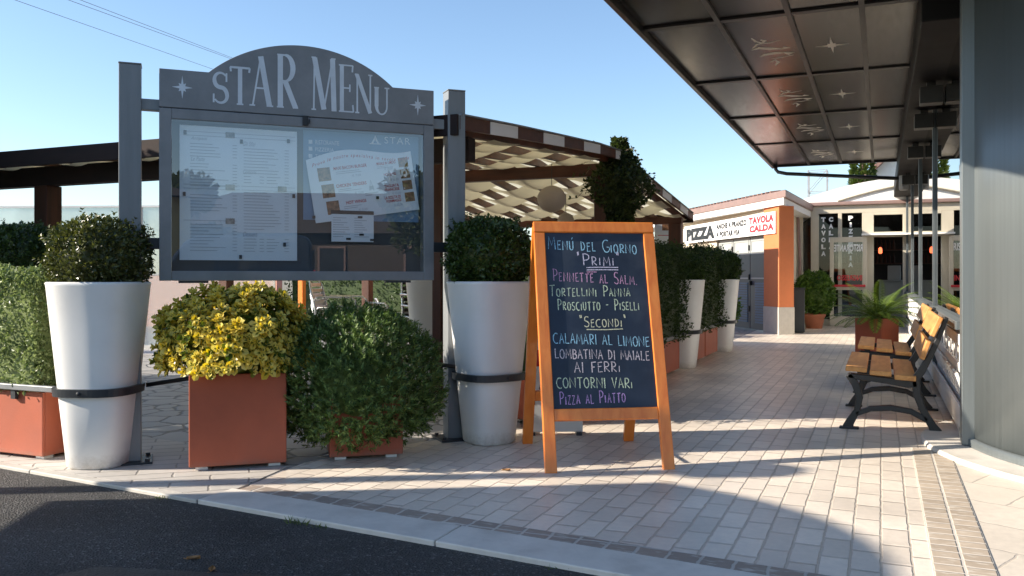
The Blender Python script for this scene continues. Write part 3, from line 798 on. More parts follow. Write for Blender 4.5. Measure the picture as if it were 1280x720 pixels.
    # letter, left edge, width, height (m) on the header
    for k, (ch, x, w, hh) in enumerate((('S', -.580, .105, .200), ('T', -.472, .128, .245), ('A', -.350, .150, .325), ('R', -.183, .140, .352),
                         ('M', .045, .168, .355), ('E', .224, .112, .320), ('N', .335, .128, .265), ('U', .462, .120, .185))):
        for j, (pts, ww) in enumerate(glyph(ch, w, hh)): ribbon(L_, [(x + p[0], 2.268 + p[1]) for p in pts], ww, pm, .0012 + .00012 * j)
    L_.build("lettering", M['sign_letter'], hd)
    for sx in (-.757, .777):
        s2 = MB(); poly_fan(s2, star_pts(sx, 2.352, .062, .074, .30, .50), pm, .0012); s2.build("star_emblem", M['sign_letter'], hd)
    # dark slot under the header
    sl = MB()
    for x0, x1 in ((-.87, -.45), (-.41, .0), (.05, .43), (.46, .87)): sl.box(x0, x1, -.052, .0, 2.2155, 2.2215)
    sl.build("slot", M['black'], hd)
    # cabinet frame
    f = MB(); y0, y1 = -.06, .06
    f.box(-.893, -.820, y0, y1, 1.130, 2.215); f.box(.820, .893, y0, y1, 1.130, 2.215)
    f.box(-.820, .820, y0, y1, 1.130, 1.192); f.box(-.820, .820, y0, y1, 2.150, 2.215)
    fr = f.build("frame", M['sign'], t, bevel=.004)
    b = MB(); b.box(-.8195, .8195, .035, .055, 1.1925, 2.1495); b.build("back_panel", M['case_back'], t)
    g = MB(); g.box(-.8195, .8195, -.046, -.041, 1.1925, 2.1495); g.build("glass_pane", M['sign_glass'], t)
    k = MB(); k.box(-.012, .022, -.078, -.061, 2.158, 2.222); k.tube([(.03, -.075, 2.2), (.03, -.08, 2.17)], .006); k.build("lock", M['black'], fr, bevel=.003)
    for hx in (-.78, .55):
        hg = MB(); hg.box(hx, hx + .18, -.05, -.01, 1.115, 1.1295); hg.build("hinge", M['dark_metal'], fr, bevel=.002)
    return t, a

def in_sign(name, label, cat, mb_mat, parts, cx, cz, y, rot=0.0, group=None):
    """a sheet pinned in the display case: root at its centre, parts = list of (name, MB in sheet coords, material)"""
    a = R(44.7)
    u = Vector((math.cos(a), math.sin(a), 0)); n = Vector((-math.sin(a), math.cos(a), 0))
    loc = Vector((-3.5625, 4.785, 0)) + u * cx + n * y + Vector((0, 0, cz))
    o = thing(name, label, cat, loc, a, group)
    return o
def sheet_curl(mb, w, h, amp=.004, n=10, thick=.0006, top=None):
    vs = []; fs = []
    for j in range(n + 1):
        for i in range(n + 1):
            u, v = i / n, j / n
            x = (u - .5) * w; z = (v - .5) * h
            if top and v > .5: z += top(u) * (v - .5) * 2
            vs.append((x, amp * math.sin(3.1 * u * 2 + v * 2) * (.3 + abs(v - .5)), z))
    for j in range(n):
        for i in range(n):
            k = j * (n + 1) + i; fs.append((k, k + 1, k + n + 2, k + n + 1))
    mb.add(vs, fs)

t_sign, A_sign = menu_display()

# blue backing poster on the right half of the case
o = in_sign("backing_poster", "blue poster reading Ristorante Pizzeria Tavola Calda lining the right half of the menu case", "poster", None, None, .40, 1.68, .030)
m_ = MB(); m_.box(-.395, .405, -.002, .002, -.14, .465); m_.build("poster_sheet", M['poster_blue'], o)
pm = plane_map((0, -.002, 0), (1, 0, 0), (0, 0, 1))
L_ = MB()
put_text(L_, "RISTORANTE", pm, -.315, -.155, .372, .402, .001); put_text(L_, "PIZZERIA", pm, -.315, -.19, .326, .352, .001); put_text(L_, "TAVOLA CALDA", pm, -.315, -.115, .276, .304, .001)
for z in (.374, .328, .278): rect(L_, pm, -.36, -.335, z, z + .026, .001)
put_text(L_, "STAR", pm, .16, .345, .405, .452, .001, spacing=1.2)
for sx in (-1, 1):
    ribbon(L_, [(.095 + sx * .022, .40), (.095 + sx * .008, .425), (.095, .455)], [.012, .012, .004], pm, .001)
ribbon(L_, [(.055, .398), (.135, .398)], .006, pm, .001)
L_.build("lettering", M['ink_white'], o)

# large two column menu sheet (left half)
o = in_sign("menu_sheet", "large pale menu sheet in two columns filling the left half of the case", "menu sheet", None, None, -.405, 1.695, .016)
m_ = MB(); sheet_curl(m_, .735, .865, .002); m_.build("paper", M['paper'], o)
pm = plane_map((0, -.004, 0), (1, 0, 0), (0, 0, 1))
ik = MB(); r2 = random.Random(3)
def lines(mb, pm, x0, x1, z1, n, dz, xp=None, hgt=.0038):
    for i in range(n):
        z = z1 - i * dz
        rect(mb, pm, x0, x0 + (x1 - x0) * r2.uniform(.45, 1.0), z - hgt, z, .001)
        if xp: rect(mb, pm, xp, xp + .028, z - hgt, z, .001)
heads = MB()
put_text(heads, "Antipasti", pm, -.30, -.20, .335, .362, .001, .35); lines(ik, pm, -.305, -.07, .318, 5, .020, -.045)
put_text(heads, "Le Paste", pm, -.30, -.215, .205, .232, .001, .35); lines(ik, pm, -.305, -.07, .190, 8, .020, -.045)
lines(ik, pm, -.305, -.06, -.01, 6, .020, -.045); lines(ik, pm, -.305, -.07, -.20, 9, .021, -.045)
put_text(heads, "Gli Sfizi", pm, .02, .10, .318, .346, .001, .35); lines(ik, pm, .025, .255, .302, 9, .020, .285)
put_text(heads, "Contorni", pm, .02, .105, .135, .162, .001, .35); lines(ik, pm, .025, .11, .120, 3, .020, .125); lines(ik, pm, .17, .26, .120, 3, .020, .285)
lines(ik, pm, .025, .265, .015, 13, .020, .285)
put_text(heads, "Dessert", pm, .02, .11, -.275, -.245, .001, .35); lines(ik, pm, .025, .11, -.29, 5, .020, .125); lines(ik, pm, .17, .26, -.29, 5, .020, .285)
for z, x0, x1 in ((.395, -.345, .355), (.37, -.345, .355), (.055, -.345, .0), (.03, -.345, .0), (.055, .01, .355), (.03, .01, .355), (-.175, -.345, -.02)): rect(ik, pm, x0, x1, z - .003, z, .001)
ik.build("printing", M['ink'], o); heads.build("headings", M['ink'], o)
ph = MB()
for x, z in ((-.06, .385), (-.06, .045), (.27, .045), (-.06, -.175)): rect(ph, pm, x - .028, x + .028, z - .02, z + .016, .0014)
ph.build("printed_photo", M['photo_grey'], o)
mg = MB()
for x, z in ((-.335, .385), (.31, .365), (.01, .345), (-.34, -.01), (.345, .0), (.285, -.325), (.005, -.41)): mg.box(x - .009, x + .009, -.012, -.003, z - .013, z + .013)
mg.build("magnet", M['magnet'], o, bevel=.002)

# specialities sheet, tilted with a wavy top
o = in_sign("specials_sheet", "tilted white sheet with red headings and small food photos in the case", "menu sheet", None, None, .405, 1.835, .012)
ro = R(9.0); ex = Vector((math.cos(ro), 0, math.sin(ro))); ey = Vector((-math.sin(ro), 0, math.cos(ro)))
pm0 = plane_map((0, 0, 0), ex, ey)
m_ = MB(); n = 24; top = lambda u: .175 + .030 * math.sin(u * 5.6 - .4)
for i in range(n):
    u0, u1 = i / n, (i + 1) / n
    m_.quad(pm0((u0 - .5) * .73, -.265, 0), pm0((u1 - .5) * .73, -.265, 0), pm0((u1 - .5) * .73, top(u1), 0), pm0((u0 - .5) * .73, top(u0), 0))
m_.build("paper", M['paper'], o)
pr = MB(); put_text(pr, "Prova le nostre specialità in tavola calda", pm0, -.33, .345, .115, .145, .0015, .3, spacing=1.25, curve=lambda u: .045 * .7 * math.sin(u * 5.6 - .4))
hd = (("MAXI BACON BURGER", -.19, .04, .075), ("CHICKEN TENDERS", -.19, .02, -.045), ("HOT WINGS", -.14, .0, -.165))
for s_, x0, x1, z in hd: put_text(pr, s_, pm0, x0, x1, z, z + .022, .0015, bold=.02)
for s_, x0, x1, z in (("MAIALE IN UMIDO", .11, .245, .075), ("HOT DOG", .15, .235, -.005), ("TAGLIATA", .14, .245, -.085), ("FRANCESE", .14, .245, -.11), ("LA SCELTA DI", .13, .245, -.165), ("FORMAGGI", .14, .245, -.19)):
    put_text(pr, s_, pm0, x0, x1, z, z + .020, .0015, bold=.02)
pr.build("red_lettering", M['ink_red'], o)
ik = MB()
for s_, x, z in (("€ 7,00", -.07, .015), ("€ 7,00", -.07, -.105), ("€ 5,00", -.06, -.222), ("€ 10,00", .16, .035), ("€ 6,00", .19, -.045), ("€ 12,00", .19, -.14), ("€ 12,00", .19, -.222)):
    put_text(ik, s_, pm0, x, x + .06, z, z + .018, .0015)
lines(ik, pm0, -.18, .0, .062, 2, .012, None, .004); lines(ik, pm0, -.18, .0, -.058, 2, .012, None, .004); lines(ik, pm0, -.16, .02, -.178, 2, .012, None, .004)
lines(ik, pm0, .11, .24, .066, 2, .010, None, .003)
ribbon(ik, [(-.015 + .05, -.09), (.05, -.02), (.065, -.09)], .006, pm0, .0015); rect(ik, pm0, .035, .065, -.085, -.06, .0015); lines(ik, pm0, .0, .1, -.105, 2, .014, None, .005)
ik.build("printing", M['ink'], o)
ph = MB()
for k, (x, z) in enumerate(((-.30, .03), (-.29, -.085), (-.275, -.20))): rect(ph, pm0, x, x + .085, z - .02, z + .07, .0012)
for x, z in ((.265, .055), (.268, -.025), (.272, -.105), (.276, -.19)): rect(ph, pm0, x, x + .068, z - .01, z + .055, .0012)
ph.build("printed_photo", M['photo_food'], o)
mg = MB()
for x, z in ((-.335, -.25), (.10, -.14)): mg.box(x - .008, x + .012, -.010, -.001, z - .010 + x * .08, z + .010 + x * .08)
mg.build("magnet", M['magnet'], o, bevel=.002)

# small price list
o = in_sign("price_list", "small white list under a black title bar, lowest sheet in the case", "menu sheet", None, None, .335, 1.50, .008)
m_ = MB(); m_.box(-.145, .145, -.001, .001, -.105, .095); m_.build("paper", M['paper'], o)
m_ = MB(); m_.box(-.150, .145, -.003, -.0012, .083, .108); m_.build("title_bar", M['ink_black'], o)
pm = plane_map((0, -.0015, 0), (1, 0, 0), (0, 0, 1)); ik = MB()
lines(ik, pm, -.135, -.02, .06, 9, .016, None, .0045); lines(ik, pm, .01, .12, .06, 9, .016, None, .0045); ik.build("printing", M['ink'], o)
mg = MB()
for x, z in ((-.03, -.085), (.06, -.055), (.05, .065), (.135, -.09)): mg.box(x - .016, x + .016, -.008, -.0015, z - .007, z + .007)
mg.build("magnet", M['magnet'], o, bevel=.002)

# ------------------------------------------------------------------ chalkboard
def chalk_font():
    A = arc
    F = {
     'A': (.62, [[(0, 0), (.3, 1), (.62, 0)], [(.1, .36), (.56, .4)]]),
     'B': (.55, [[(.04, 0), (.06, 1)], [(.0, 1)] + A(.2, .76, .3, .22, 80, -90, 7) + A(.2, .27, .35, .26, 90, -90, 8) + [(.0, 0)]]),
     'C': (.62, [A(.42, .48, .42, .5, 60, 300, 12)]),
     'D': (.6, [[(.06, 0), (.05, 1)], [(0, .98), (.2, .95)] + A(.16, .5, .42, .45, 70, -80, 10) + [(.02, .02)]]),
     'E': (.5, [[(.5, .97), (.06, .93), (.05, .02), (.52, .05)], [(.06, .5), (.42, .53)]]),
     'F': (.52, [[(.56, 1.0), (.04, .95)], [(.08, .97), (.08, 0)], [(.08, .5), (.42, .53)]]),
     'G': (.66, [A(.42, .5, .42, .5, 60, 330, 13) + [(.76, .42), (.46, .42)]]),
     'I': (.16, [[(.08, 1), (.08, 0)]]),
     'i': (.14, [[(.07, .55), (.06, 0)]]),
     'L': (.5, [[(.05, 1), (.04, .02), (.52, .04)]]),
     'M': (.8, [[(0, 0), (.1, 1), (.4, .3), (.7, 1), (.8, 0)]]),
     'N': (.74, [[(.02, 0), (.03, 1), (.70, .03), (.72, 1)]]),
     'O': (.62, [A(.31, .48, .31, .48, 100, 460, 16)]),
     'P': (.56, [[(.08, 0), (.08, 1)], [(0, .98), (.2, 1)] + A(.22, .73, .34, .27, 85, -95, 9) + [(.08, .44)]]),
     'R': (.58, [[(.06, 0), (.07, .97)], [(0, .97), (.2, .98)] + A(.22, .74, .3, .25, 85, -95, 8) + [(.08, .47), (.58, .02)]]),
     'S': (.52, [A(.3, .74, .26, .24, 40, 220, 9) + A(.24, .26, .28, .25, 70, -150, 10)]),
     'T': (.62, [[(0, .96), (.66, 1.0)], [(.32, .98), (.3, 0)]]),
     'U': (.58, [[(.02, 1), (.04, .3)] + A(.29, .3, .25, .3, 180, 360, 8) + [(.56, 1)]]),
     'V': (.6, [[(0, 1), (.28, 0), (.62, 1.05)]]),
     'Z': (.5, [[(.02, .95), (.48, .97), (.02, .03), (.52, .04)]]),
     '-': (.4, [[(.04, .45), (.36, .47)]]), '.': (.16, [[(.06, .0), (.1, .06)]]), "'": (.2, [[(.02, .9), (.12, 1.1)]]),
     '"': (.28, [[(.04, 1.15), (.08, .85)], [(.17, 1.15), (.2, .85)]]), ' ': (.42, []),
    }
    return F
def chalk_text(mb, s, pm, x0, x1, y0, hh, slope, w, r):
    """capitals at full height, lower-case as small capitals; fitted to x0..x1"""
    F = chalk_font(); adv = 0; items = []
    for ch in s:
        big = not ch.islower()
        key = ch.upper() if ch != 'i' else 'i'
        acc = False
        if ch == 'ú': key, acc = 'U', True
        sc = 1.0 if big else .74
        if ch == 'i': sc = 1.1
        wd, st = F[key]
        for p in st: items.append(([(adv + q[0] * sc, q[1] * sc) for q in p]))
        if acc: items.append([(adv + .3, .88), (adv + .42, 1.06)])
        adv += wd * sc + .23
    adv -= .23
    k = (x1 - x0) / adv
    for p in items:
        j = (r.uniform(-.02, .02), r.uniform(-.03, .03))
        pts = [(x0 + (q[0] + j[0] + r.uniform(-.012, .012)) * k, y0 + (q[1] + j[1] + r.uniform(-.012, .012)) * hh + slope * ((q[0]) * k)) for q in p]
        ws = [w * r.uniform(.75, 1.2) for _ in pts]
        ribbon(mb, pts, ws, pm, .0012)

def menu_board():
    az = R(31)
    t = thing("menu_board", "orange wooden A-frame chalkboard with handwritten daily menu standing on the pale setts", "chalkboard", (-1.4725, 4.95, 0), az)
    top = Vector((0, .45, 1.51))
    ln = top.length; up = top.normalized()
    ex = Vector((1, 0, 0)); nf = ex.cross(up)     # front normal (towards -y, +z)
    def face(x0, x1, t0, t1, d0, d1, upv, org, nv, shear=0.0):
        mtx = Matrix((ex, upv, nv)).transposed().to_4x4(); mtx.translation = org
        mb = MB(); mb.box(x0, x1, t0, t1, d0, d1, mtx); return mb
    O = Vector((0, 0, 0))
    H = .395
    for s_ in (-1, 1):
        x0, x1 = (-H, -H + .072) if s_ < 0 else (H - .072, H)
        face(x0, x1, 0.0, ln - .074, -.034, 0, up, O, nf).build("leg", M['orange_wood'], t, bevel=.005)
    rail = face(-H, H, ln - .0735, ln, -.034, .002, up, O, nf).build("top_rail", M['orange_wood'], t, bevel=.006)
    face(-H + .0725, H - .0725, .305, .378, -.033, -.003, up, O, nf).build("bottom_rail", M['orange_wood'], t, bevel=.005)
    b = face(-H + .0725, H - .0725, .3785, ln - .074, -.028, -.012, up, O, nf).build("chalk_panel", M['chalkboard'], t)
    # rear frame
    top2 = top + Vector((0, .012, -.01)); ft = Vector((0, .90, 0)); up2 = (top2 - ft); l2 = up2.length; up2.normalize(); n2 = ex.cross(up2)
    for s_ in (-1, 1):
        x0, x1 = (-H, -H + .072) if s_ < 0 else (H - .072, H)
        face(x0, x1, 0, l2 - .03, -.034, 0, up2, ft, n2).build("leg", M['orange_wood'], t, bevel=.005)
    face(-H + .0725, H - .0725, .32, .39, -.032, -.002, up2, ft, n2).build("rear_rail", M['orange_wood'], t, bevel=.005)
    face(-H + .0725, H - .0725, l2 - .12, l2 - .03, -.032, -.002, up2, ft, n2).build("rear_rail", M['orange_wood'], t, bevel=.005)
    st = MB(); st.box(-.31, -.30, .20, .72, .40, .415); st.build("stay", M['black'], t)
    # writing on the panel
    W = (H - .0725) * 2; Ht = ln - .074 - .3785
    pm = plane_map(O + up * .3785 + ex * (-(H - .0725)) + nf * (-.012), ex, up)
    r = random.Random(11)
    cap = .075
    rows = [("Menú del Giorno", .03, .92, .088, 1.1, -.055, 'blue'), ('"Primi"', .31, .74, .185, 1.05, 0, 'lilac'), ("Pennette al Salm.", .06, .90, .275, 1.05, -.05, 'pink'),
            ("Tortellini Panna", .02, .82, .365, .95, -.005, 'green'), ("Prosciutto - Piselli", .09, .90, .445, .95, -.005, 'green'), ('"Secondi"', .30, .76, .542, .9, 0, 'cream'),
            ("CALAMARI AL LIMONE", .03, .97, .630, .85, -.05, 'blue'), ("LOMBATINA DI MAIALE", .04, .96, .715, .78, -.035, 'rose'), ("AI FERRi", .22, .66, .795, .85, 0, 'rose'),
            ("CONTORNI VARi", .04, .77, .878, .85, -.02, 'green'), ("Pizza al Piatto", .06, .69, .968, 1.0, .015, 'purple')]
    for s_, a, b_, y, sc, sl, c in rows:
        mb = MB()
        chalk_text(mb, s_, pm, a * W, b_ * W, (1 - y) * Ht - .01, cap * sc, sl, .0060, r)
        if 'Primi' in s_:
            for dy in (-.014, -.030): ribbon(mb, [(.40 * W, (1 - y) * Ht - .01 + dy), (.55 * W, (1 - y) * Ht - .008 + dy), (.72 * W, (1 - y) * Ht - .009 + dy)], .006, pm, .0012)
        if 'Secondi' in s_:
            ribbon(mb, [(.36 * W, (1 - y) * Ht - .026), (.55 * W, (1 - y) * Ht - .028), (.72 * W, (1 - y) * Ht - .024)], .006, pm, .0012)
        if 'Pennette' in s_ : ribbon(mb, [(.40 * W, (1 - y) * Ht + .048), (.50 * W, (1 - y) * Ht + .048)], .006, pm, .0012)
        mb.build("chalk_line", CH[c], b)
    return t
menu_board()

# white notice board leaning behind the chalkboard
o = thing("notice_board", "narrow white board with black letters behind the left rear leg of the chalkboard", "sign", (-2.20, 5.97, 0), R(25))
m_ = MB(); m_.box(-.20, .20, -.015, .015, .02, 1.34); m_.build("panel", M['white_paint'], o, bevel=.003)
pm = plane_map((0, -.015, 0), (1, 0, 0), (0, 0, 1))
m_ = MB(); put_text(m_, "M", pm, -.185, -.10, 1.12, 1.30, .001); put_text(m_, "I", pm, -.17, -.15, .22, .36, .001); put_text(m_, "G", pm, -.02, .08, .20, .34, .001, bold=.03); m_.build("lettering", M['ink_black'], o)
m_ = MB(); rect(m_, pm, -.19, -.06, .50, .62, .001); m_.build("red_patch", M['ink_red'], o)
m_ = MB(); m_.box(-.19, -.15, -.06, .10, 0, .02); m_.box(.15, .19, -.06, .10, 0, .02); m_.build("foot", M['band'], o)

# ------------------------------------------------------------------ tall white planters with clipped balls
def ring(hw, z, n=56, e=2.9):
    out = []
    for i in range(n):
        a = 2 * math.pi * i / n; c, s_ = math.cos(a), math.sin(a)
        r_ = hw / ((abs(c) ** e + abs(s_) ** e) ** (1 / e))
        out.append((r_ * c, r_ * s_, z))
    return out
def tall_planter():
    t = thing("tall_planter", "x", "planter", (0, 0, 0), 0, "tall white planters")
    hw = lambda z: .166 + (.270 - .166) * z / 1.12
    m_ = MB(); m_.loft([ring(hw(0) - .012, 0), ring(hw(0), .012), ring(hw(.4), .4), ring(hw(.8), .8), ring(hw(1.10), 1.10), ring(hw(1.12) + .002, 1.115), ring(hw(1.12) - .006, 1.122), ring(hw(1.12) - .028, 1.118), ring(hw(1.05) - .03, 1.06)], True, False)
    m_.add([Vector(p) for p in ring(hw(0) - .012, 0)], [tuple(range(55, -1, -1))])
    m_.build("pot", M['white_pot'], t, smooth=True)
    s_ = MB(); s_.loft([ring(hw(1.05) - .031, 1.05), ring(hw(1.05) - .031, 1.075)]); s_.build("soil", M['soil'], t)
    b = MB(); z0, z1 = .440, .488
    b.loft([ring(hw(z0) + .002, z0), ring(hw(z0) + .028, z0), ring(hw(z1) + .028, z1), ring(hw(z1) + .002, z1)], True, False)
    bo = b.build("band", M['band'], t)
    k = MB(); k.lathe([(.012, 0), (.012, .006), (.004, .009)], 10)
    for v in k.v: v.x, v.y, v.z = v.x, -hw(.46) - .028 - v.z, .464 + v.y
    k.build("bolt", M['dark_metal'], bo)
    return t
P0 = tall_planter()
pots = [((-4.42, 3.90), R(20), "tall white planter left of the menu sign, at the road edge"),
        ((-2.53, 5.52), R(58), "tall white planter between the menu sign and the chalkboard"),
        ((-2.33, 11.02), 0, "tall white planter between two hedges, just right of the chalkboard"),
        ((-2.30, 13.72), 0, "tall white planter at the far end of the walkway hedge"),
        ((-4.50, 8.30), R(30), "tall white planter in the shade under the pergola behind the rosemary"),
        ((-6.27, 4.78), R(20), "tall white planter behind the pale hedge at the far left")]
for i, (xy, rz, lab) in enumerate(pots):
    p = P0 if i == 0 else copy_tree(P0)
    place(p, (xy[0], xy[1], .002), rz, lab)

def ball_shrub(name, seed, rx, rz_, n, L, W, leaf, zc, sq=.9, spr=60, extra=None):
    r = random.Random(seed)
    o = thing(name, "x", "shrub", (0, 0, 0))
    mb = MB(); leafy(mb, r, (0, 0, zc), (rx, rx, rz_), n, L, W, seed, .10, 2.6, sq, -.8, .22)
    sprigs(mb, r, (0, 0, zc), (rx, rx, rz_), spr, .07, L, seed, .10, 2.6, sq)
    f = mb.build("foliage", leaf, o)
    c = MB(); blob(c, (0, 0, zc), (rx * .84, rx * .84, rz_ * .84), seed, .10, 2.6, 20, 14, sq); c.build("inner_foliage", leaf, f, smooth=True)
    s_ = MB()
    for k in range(4):
        a = k * 1.7; s_.tube([(.04 * math.cos(a), .04 * math.sin(a), zc - rz_ - .06), (.1 * math.cos(a), .1 * math.sin(a), zc)], [.018, .008], 6)
    s_.build("stem", M['trunk'], o)
    return o
B1 = ball_shrub("boxwood_shrub", 5, .272, .235, 6500, .028, .018, M['boxwood_olive'], .18, .86)
place(B1, (-4.42, 3.90, 1.09), 0, "clipped dark boxwood dome in the tall white planter left of the menu sign")
B2 = ball_shrub("boxwood_shrub", 9, .272, .255, 6500, .030, .019, M['boxwood'], .21, .82, 110)
place(B2, (-2.53, 5.52, 1.09), 0, "dark boxwood with bright shoot tips in the planter beside the chalkboard")
for i, (xy, rz, _) in enumerate(pots[2:]):
    b = copy_tree(B2)
    place(b, (xy[0], xy[1], 1.09), 1.3 + i, ["round boxwood above the white planter between the two walkway hedges", "round boxwood in the farthest white planter of the walkway",
          "dark shrub in the shaded white planter under the pergola", "dark round boxwood rising behind the pale hedge at the far left"][i])
    if i in (0,): b.scale = (.9, .9, .75)

# ------------------------------------------------------------------ terracotta boxes
def box_planter(name, label, w, d_, h, loc, rz, group="terracotta planter boxes", z0=0.0, feet=True):
    o = thing(name, label, "planter", (*loc, z0), rz, group)
    fz = .022 if feet else 0
    m_ = MB(); th = .02
    m_.box(-w / 2, w / 2, -d_ / 2, -d_ / 2 + th, fz, h); m_.box(-w / 2, w / 2, d_ / 2 - th, d_ / 2, fz, h)
    m_.box(-w / 2, -w / 2 + th, -d_ / 2 + th, d_ / 2 - th, fz, h); m_.box(w / 2 - th, w / 2, -d_ / 2 + th, d_ / 2 - th, fz, h)
    m_.box(-w / 2 + th, w / 2 - th, -d_ / 2 + th, d_ / 2 - th, fz, fz + .03)
    m_.build("box", M['orange_box'], o, bevel=.006)
    s_ = MB(); s_.box(-w / 2 + th + .001, w / 2 - th - .001, -d_ / 2 + th + .001, d_ / 2 - th - .001, h - .09, h - .05); s_.build("soil", M['soil'], o)
    if feet:
        f = MB()
        for sx in (-1, 1):
            for sy in (-1, 1): f.box(sx * (w / 2 - .07) - .035, sx * (w / 2 - .07) + .035, sy * (d_ / 2 - .07) - .035, sy * (d_ / 2 - .07) + .035, 0, fz)
        f.build("foot", M['white_paint'], o)
    return o
# square box with yellow euonymus
ang = R(39); u = Vector((math.cos(ang), math.sin(ang))); n_ = Vector((-math.sin(ang), math.cos(ang)))
c0 = Vector((-3.55, 4.135)) + n_ * .28
box_planter("planter_box", "square terracotta planter box holding the yellow leaved bush", .56, .56, .57, c0, ang, z0=.002)
def euonymus():
    r = random.Random(21)
    o = thing("variegated_shrub", "rounded bush with yellow and green leaves in the square terracotta box", "shrub", (c0.x - .03, c0.y, .50), 0)
    mb = MB(); rad = (.43, .43, .36); c = (0, 0, .20)
    for _ in range(1050):
        p, dv = sample_blob(r, c, rad, 4.2, .16, 2.6, .92, -.75, .14)
        ax = (dv + rand_dir(r) * .35 + Vector((0, 0, .3))).normalized()
        b = ax.cross(rand_dir(r)).normalized(); b2 = ax.cross(b)
        if p.z < .085: continue
        k0 = r.uniform(.7, 1.15)
        yellow = r.random() < .85
        for k in range(7):
            a = k * 2.4 + r.uniform(-.2, .2); tilt = .45 + .13 * k
            sd = math.cos(a) * b + math.sin(a) * b2
            dl = (ax * (1.25 - tilt) + sd * tilt).normalized(); nn = (ax * tilt - sd * (1.1 - tilt)).normalized()
            L = .056 * k0 * (.6 + .08 * k); W = L * .70
            pp = p + ax * (.012 * (6 - k) * .5)
            mb.cur = 0 if yellow or r.random() < .3 else 1
            add_round_leaf(mb, pp, dl, nn, L, W, .25)
            mb.cur = 1
            add_leaf(mb, pp + nn * .002, dl, nn, L * .6, W * .36, .25)
    mb.cur = 1; leafy(mb, r, c, (.40, .40, .33), 1500, .035, .022, 4.2, .16, 2.6, .92, -.25, .2)
    f = mb.build("foliage", [M['euo_y'], M['euo_g']], o)
    cb = MB(); blob(cb, c, (.30, .30, .25), 4.2, .16, 2.6, 20, 14, .92); cb.build("inner_foliage", M['euo_g'], f, smooth=True)
    s_ = MB()
    for k in range(5): s_.tube([(.05 * math.cos(k), .05 * math.sin(k), -.02), (.15 * math.cos(k * 1.3), .15 * math.sin(k * 1.3), .2)], [.012, .006], 6)
    s_.build("stem", M['trunk'], o)
euonymus()
# low box under the rosemary
ang2 = R(38); c1 = Vector((-2.99, 4.67)) + Vector((-math.sin(ang2), math.cos(ang2))) * .23
box_planter("planter_box", "low terracotta box almost hidden beneath the rosemary bush", .46, .46, .40, c1, ang2, z0=.002)
def rosemary():
    r = random.Random(33)
    o = thing("rosemary_bush", "broad dense rosemary bush spilling over its low terracotta box", "shrub", (c1.x - .02, c1.y - .03, .38), 0)
    mb = MB(); c = (0, 0, .10); rad = (.50, .50, .46)
    for _ in range(4200):
        p, dv = sample_blob(r, c, rad, 8.8, .13, 2.0, .9, -.85, .26)
        if p.z < -.24 and r.random() < .5: continue
        ax = (dv * .8 + rand_dir(r) * .5 + Vector((0, 0, .55))).normalized()
        LL = r.uniform(.035, .065)
        for k in range(15):
            q = p + ax * LL * (k / 15 - .25)
            sd = ax.cross(rand_dir(r)).normalized()
            dl = (ax * .85 + sd * .9).normalized()
            add_leaf(mb, q, dl, (ax - sd).normalized(), r.uniform(.024, .038), .0082, .1)
    f = mb.build("foliage", M['rosemary'], o)
    cb = MB(); blob(cb, c, (.30, .30, .28), 8.8, .13, 2.0, 22, 16, .9); cb.build("inner_foliage", M['rosemary'], f, smooth=True)
    s_ = MB()
    for k in range(6): s_.tube([(.05 * math.cos(k), .05 * math.sin(k), -.05), (.2 * math.cos(k), .2 * math.sin(k), .1)], [.014, .006], 6)
    s_.build("stem", M['trunk'], o)
rosemary()

# left trough with the pale hedge, and its rail
box_planter("planter_box", "long terracotta trough under the pale hedge at the far left", 1.30, .46, .425, (-5.49, 4.07), 0, z0=.002)
def hedge(name, label, x0, x1, y0, y1, z0, z1, n, L, W, m, seed, loc, group=None, amp=.05, top=None):
    r = random.Random(seed)
    o = thing(name, label, "hedge", loc, 0, group)
    mb = MB(); leafy_box(mb, r, x0, x1, y0, y1, z0, z1, n, L, W, amp)
    f = mb.build("foliage", m, o)
    c = MB(); g = .085; c.box(x0 + g, x1 - g, y0 + g, y1 - g, z0, z1 - g); c.build("inner_foliage", m, f)
    s_ = MB()
    k = int((y1 - y0 + x1 - x0) / .5) + 1
    for i in range(k): s_.tube([(x0 + .15 + (x1 - x0 - .3) * (i + .5) / k, y0 + .1 + (y1 - y0 - .2) * (i + .5) / k, z0 - .08), (x0 + .15 + (x1 - x0 - .3) * (i + .5) / k, y0 + .1 + (y1 - y0 - .2) * (i + .5) / k, z0 + .1)], .012, 6)
    s_.build("stem", M['trunk'], o)
    return o
hedge("hedge", "clipped hedge of tiny pale green leaves in the far left trough", -.66, .60, -.27, .25, .02, .80, 17000, .028, .019, M['pale_hedge'], 41, (-5.49, 4.07, .40), None, .06)
o = thing("rail", "grey metal rail along the top of the far left trough", "rail", (-5.49, 3.84, .44))
m_ = MB(); m_.box(-.7, .83, -.045, -.005, .0, .036); m_.build("bar", M['rail'], o, bevel=.004)
m_ = MB(); m_.box(-.5, -.46, -.03, -.006, -.06, 0); m_.box(.4, .44, -.03, -.006, -.06, 0); m_.build("clip", M['band'], o)
# thin dark rail between the two front white planters
o = thing("rail", "thin black rail running behind the bushes between the two front white planters", "rail", (-3.5, 4.85, .5))
m_ = MB(); m_.tube([(-.78, -.72, -.03), (-.2, -.05, .07), (.3, .35, .09), (.78, .60, .02)], .014, 8); m_.build("bar", M['black'], o, smooth=True)
m_ = MB(); m_.lathe([(.012, -.5), (.012, .085)], 8, .05, .15); m_.build("leg", M['black'], o)

hedge("hedge", "very tall clipped hedge added out of frame at the far left to shade the terrace", -2.9, 2.9, -.35, .35, 0, 3.35, 9000, .10, .06, M['hedge'], 43, (-10.3, 4.55, -.07), None, .10)  # unseen hedge put in to darken the terrace and the left eave
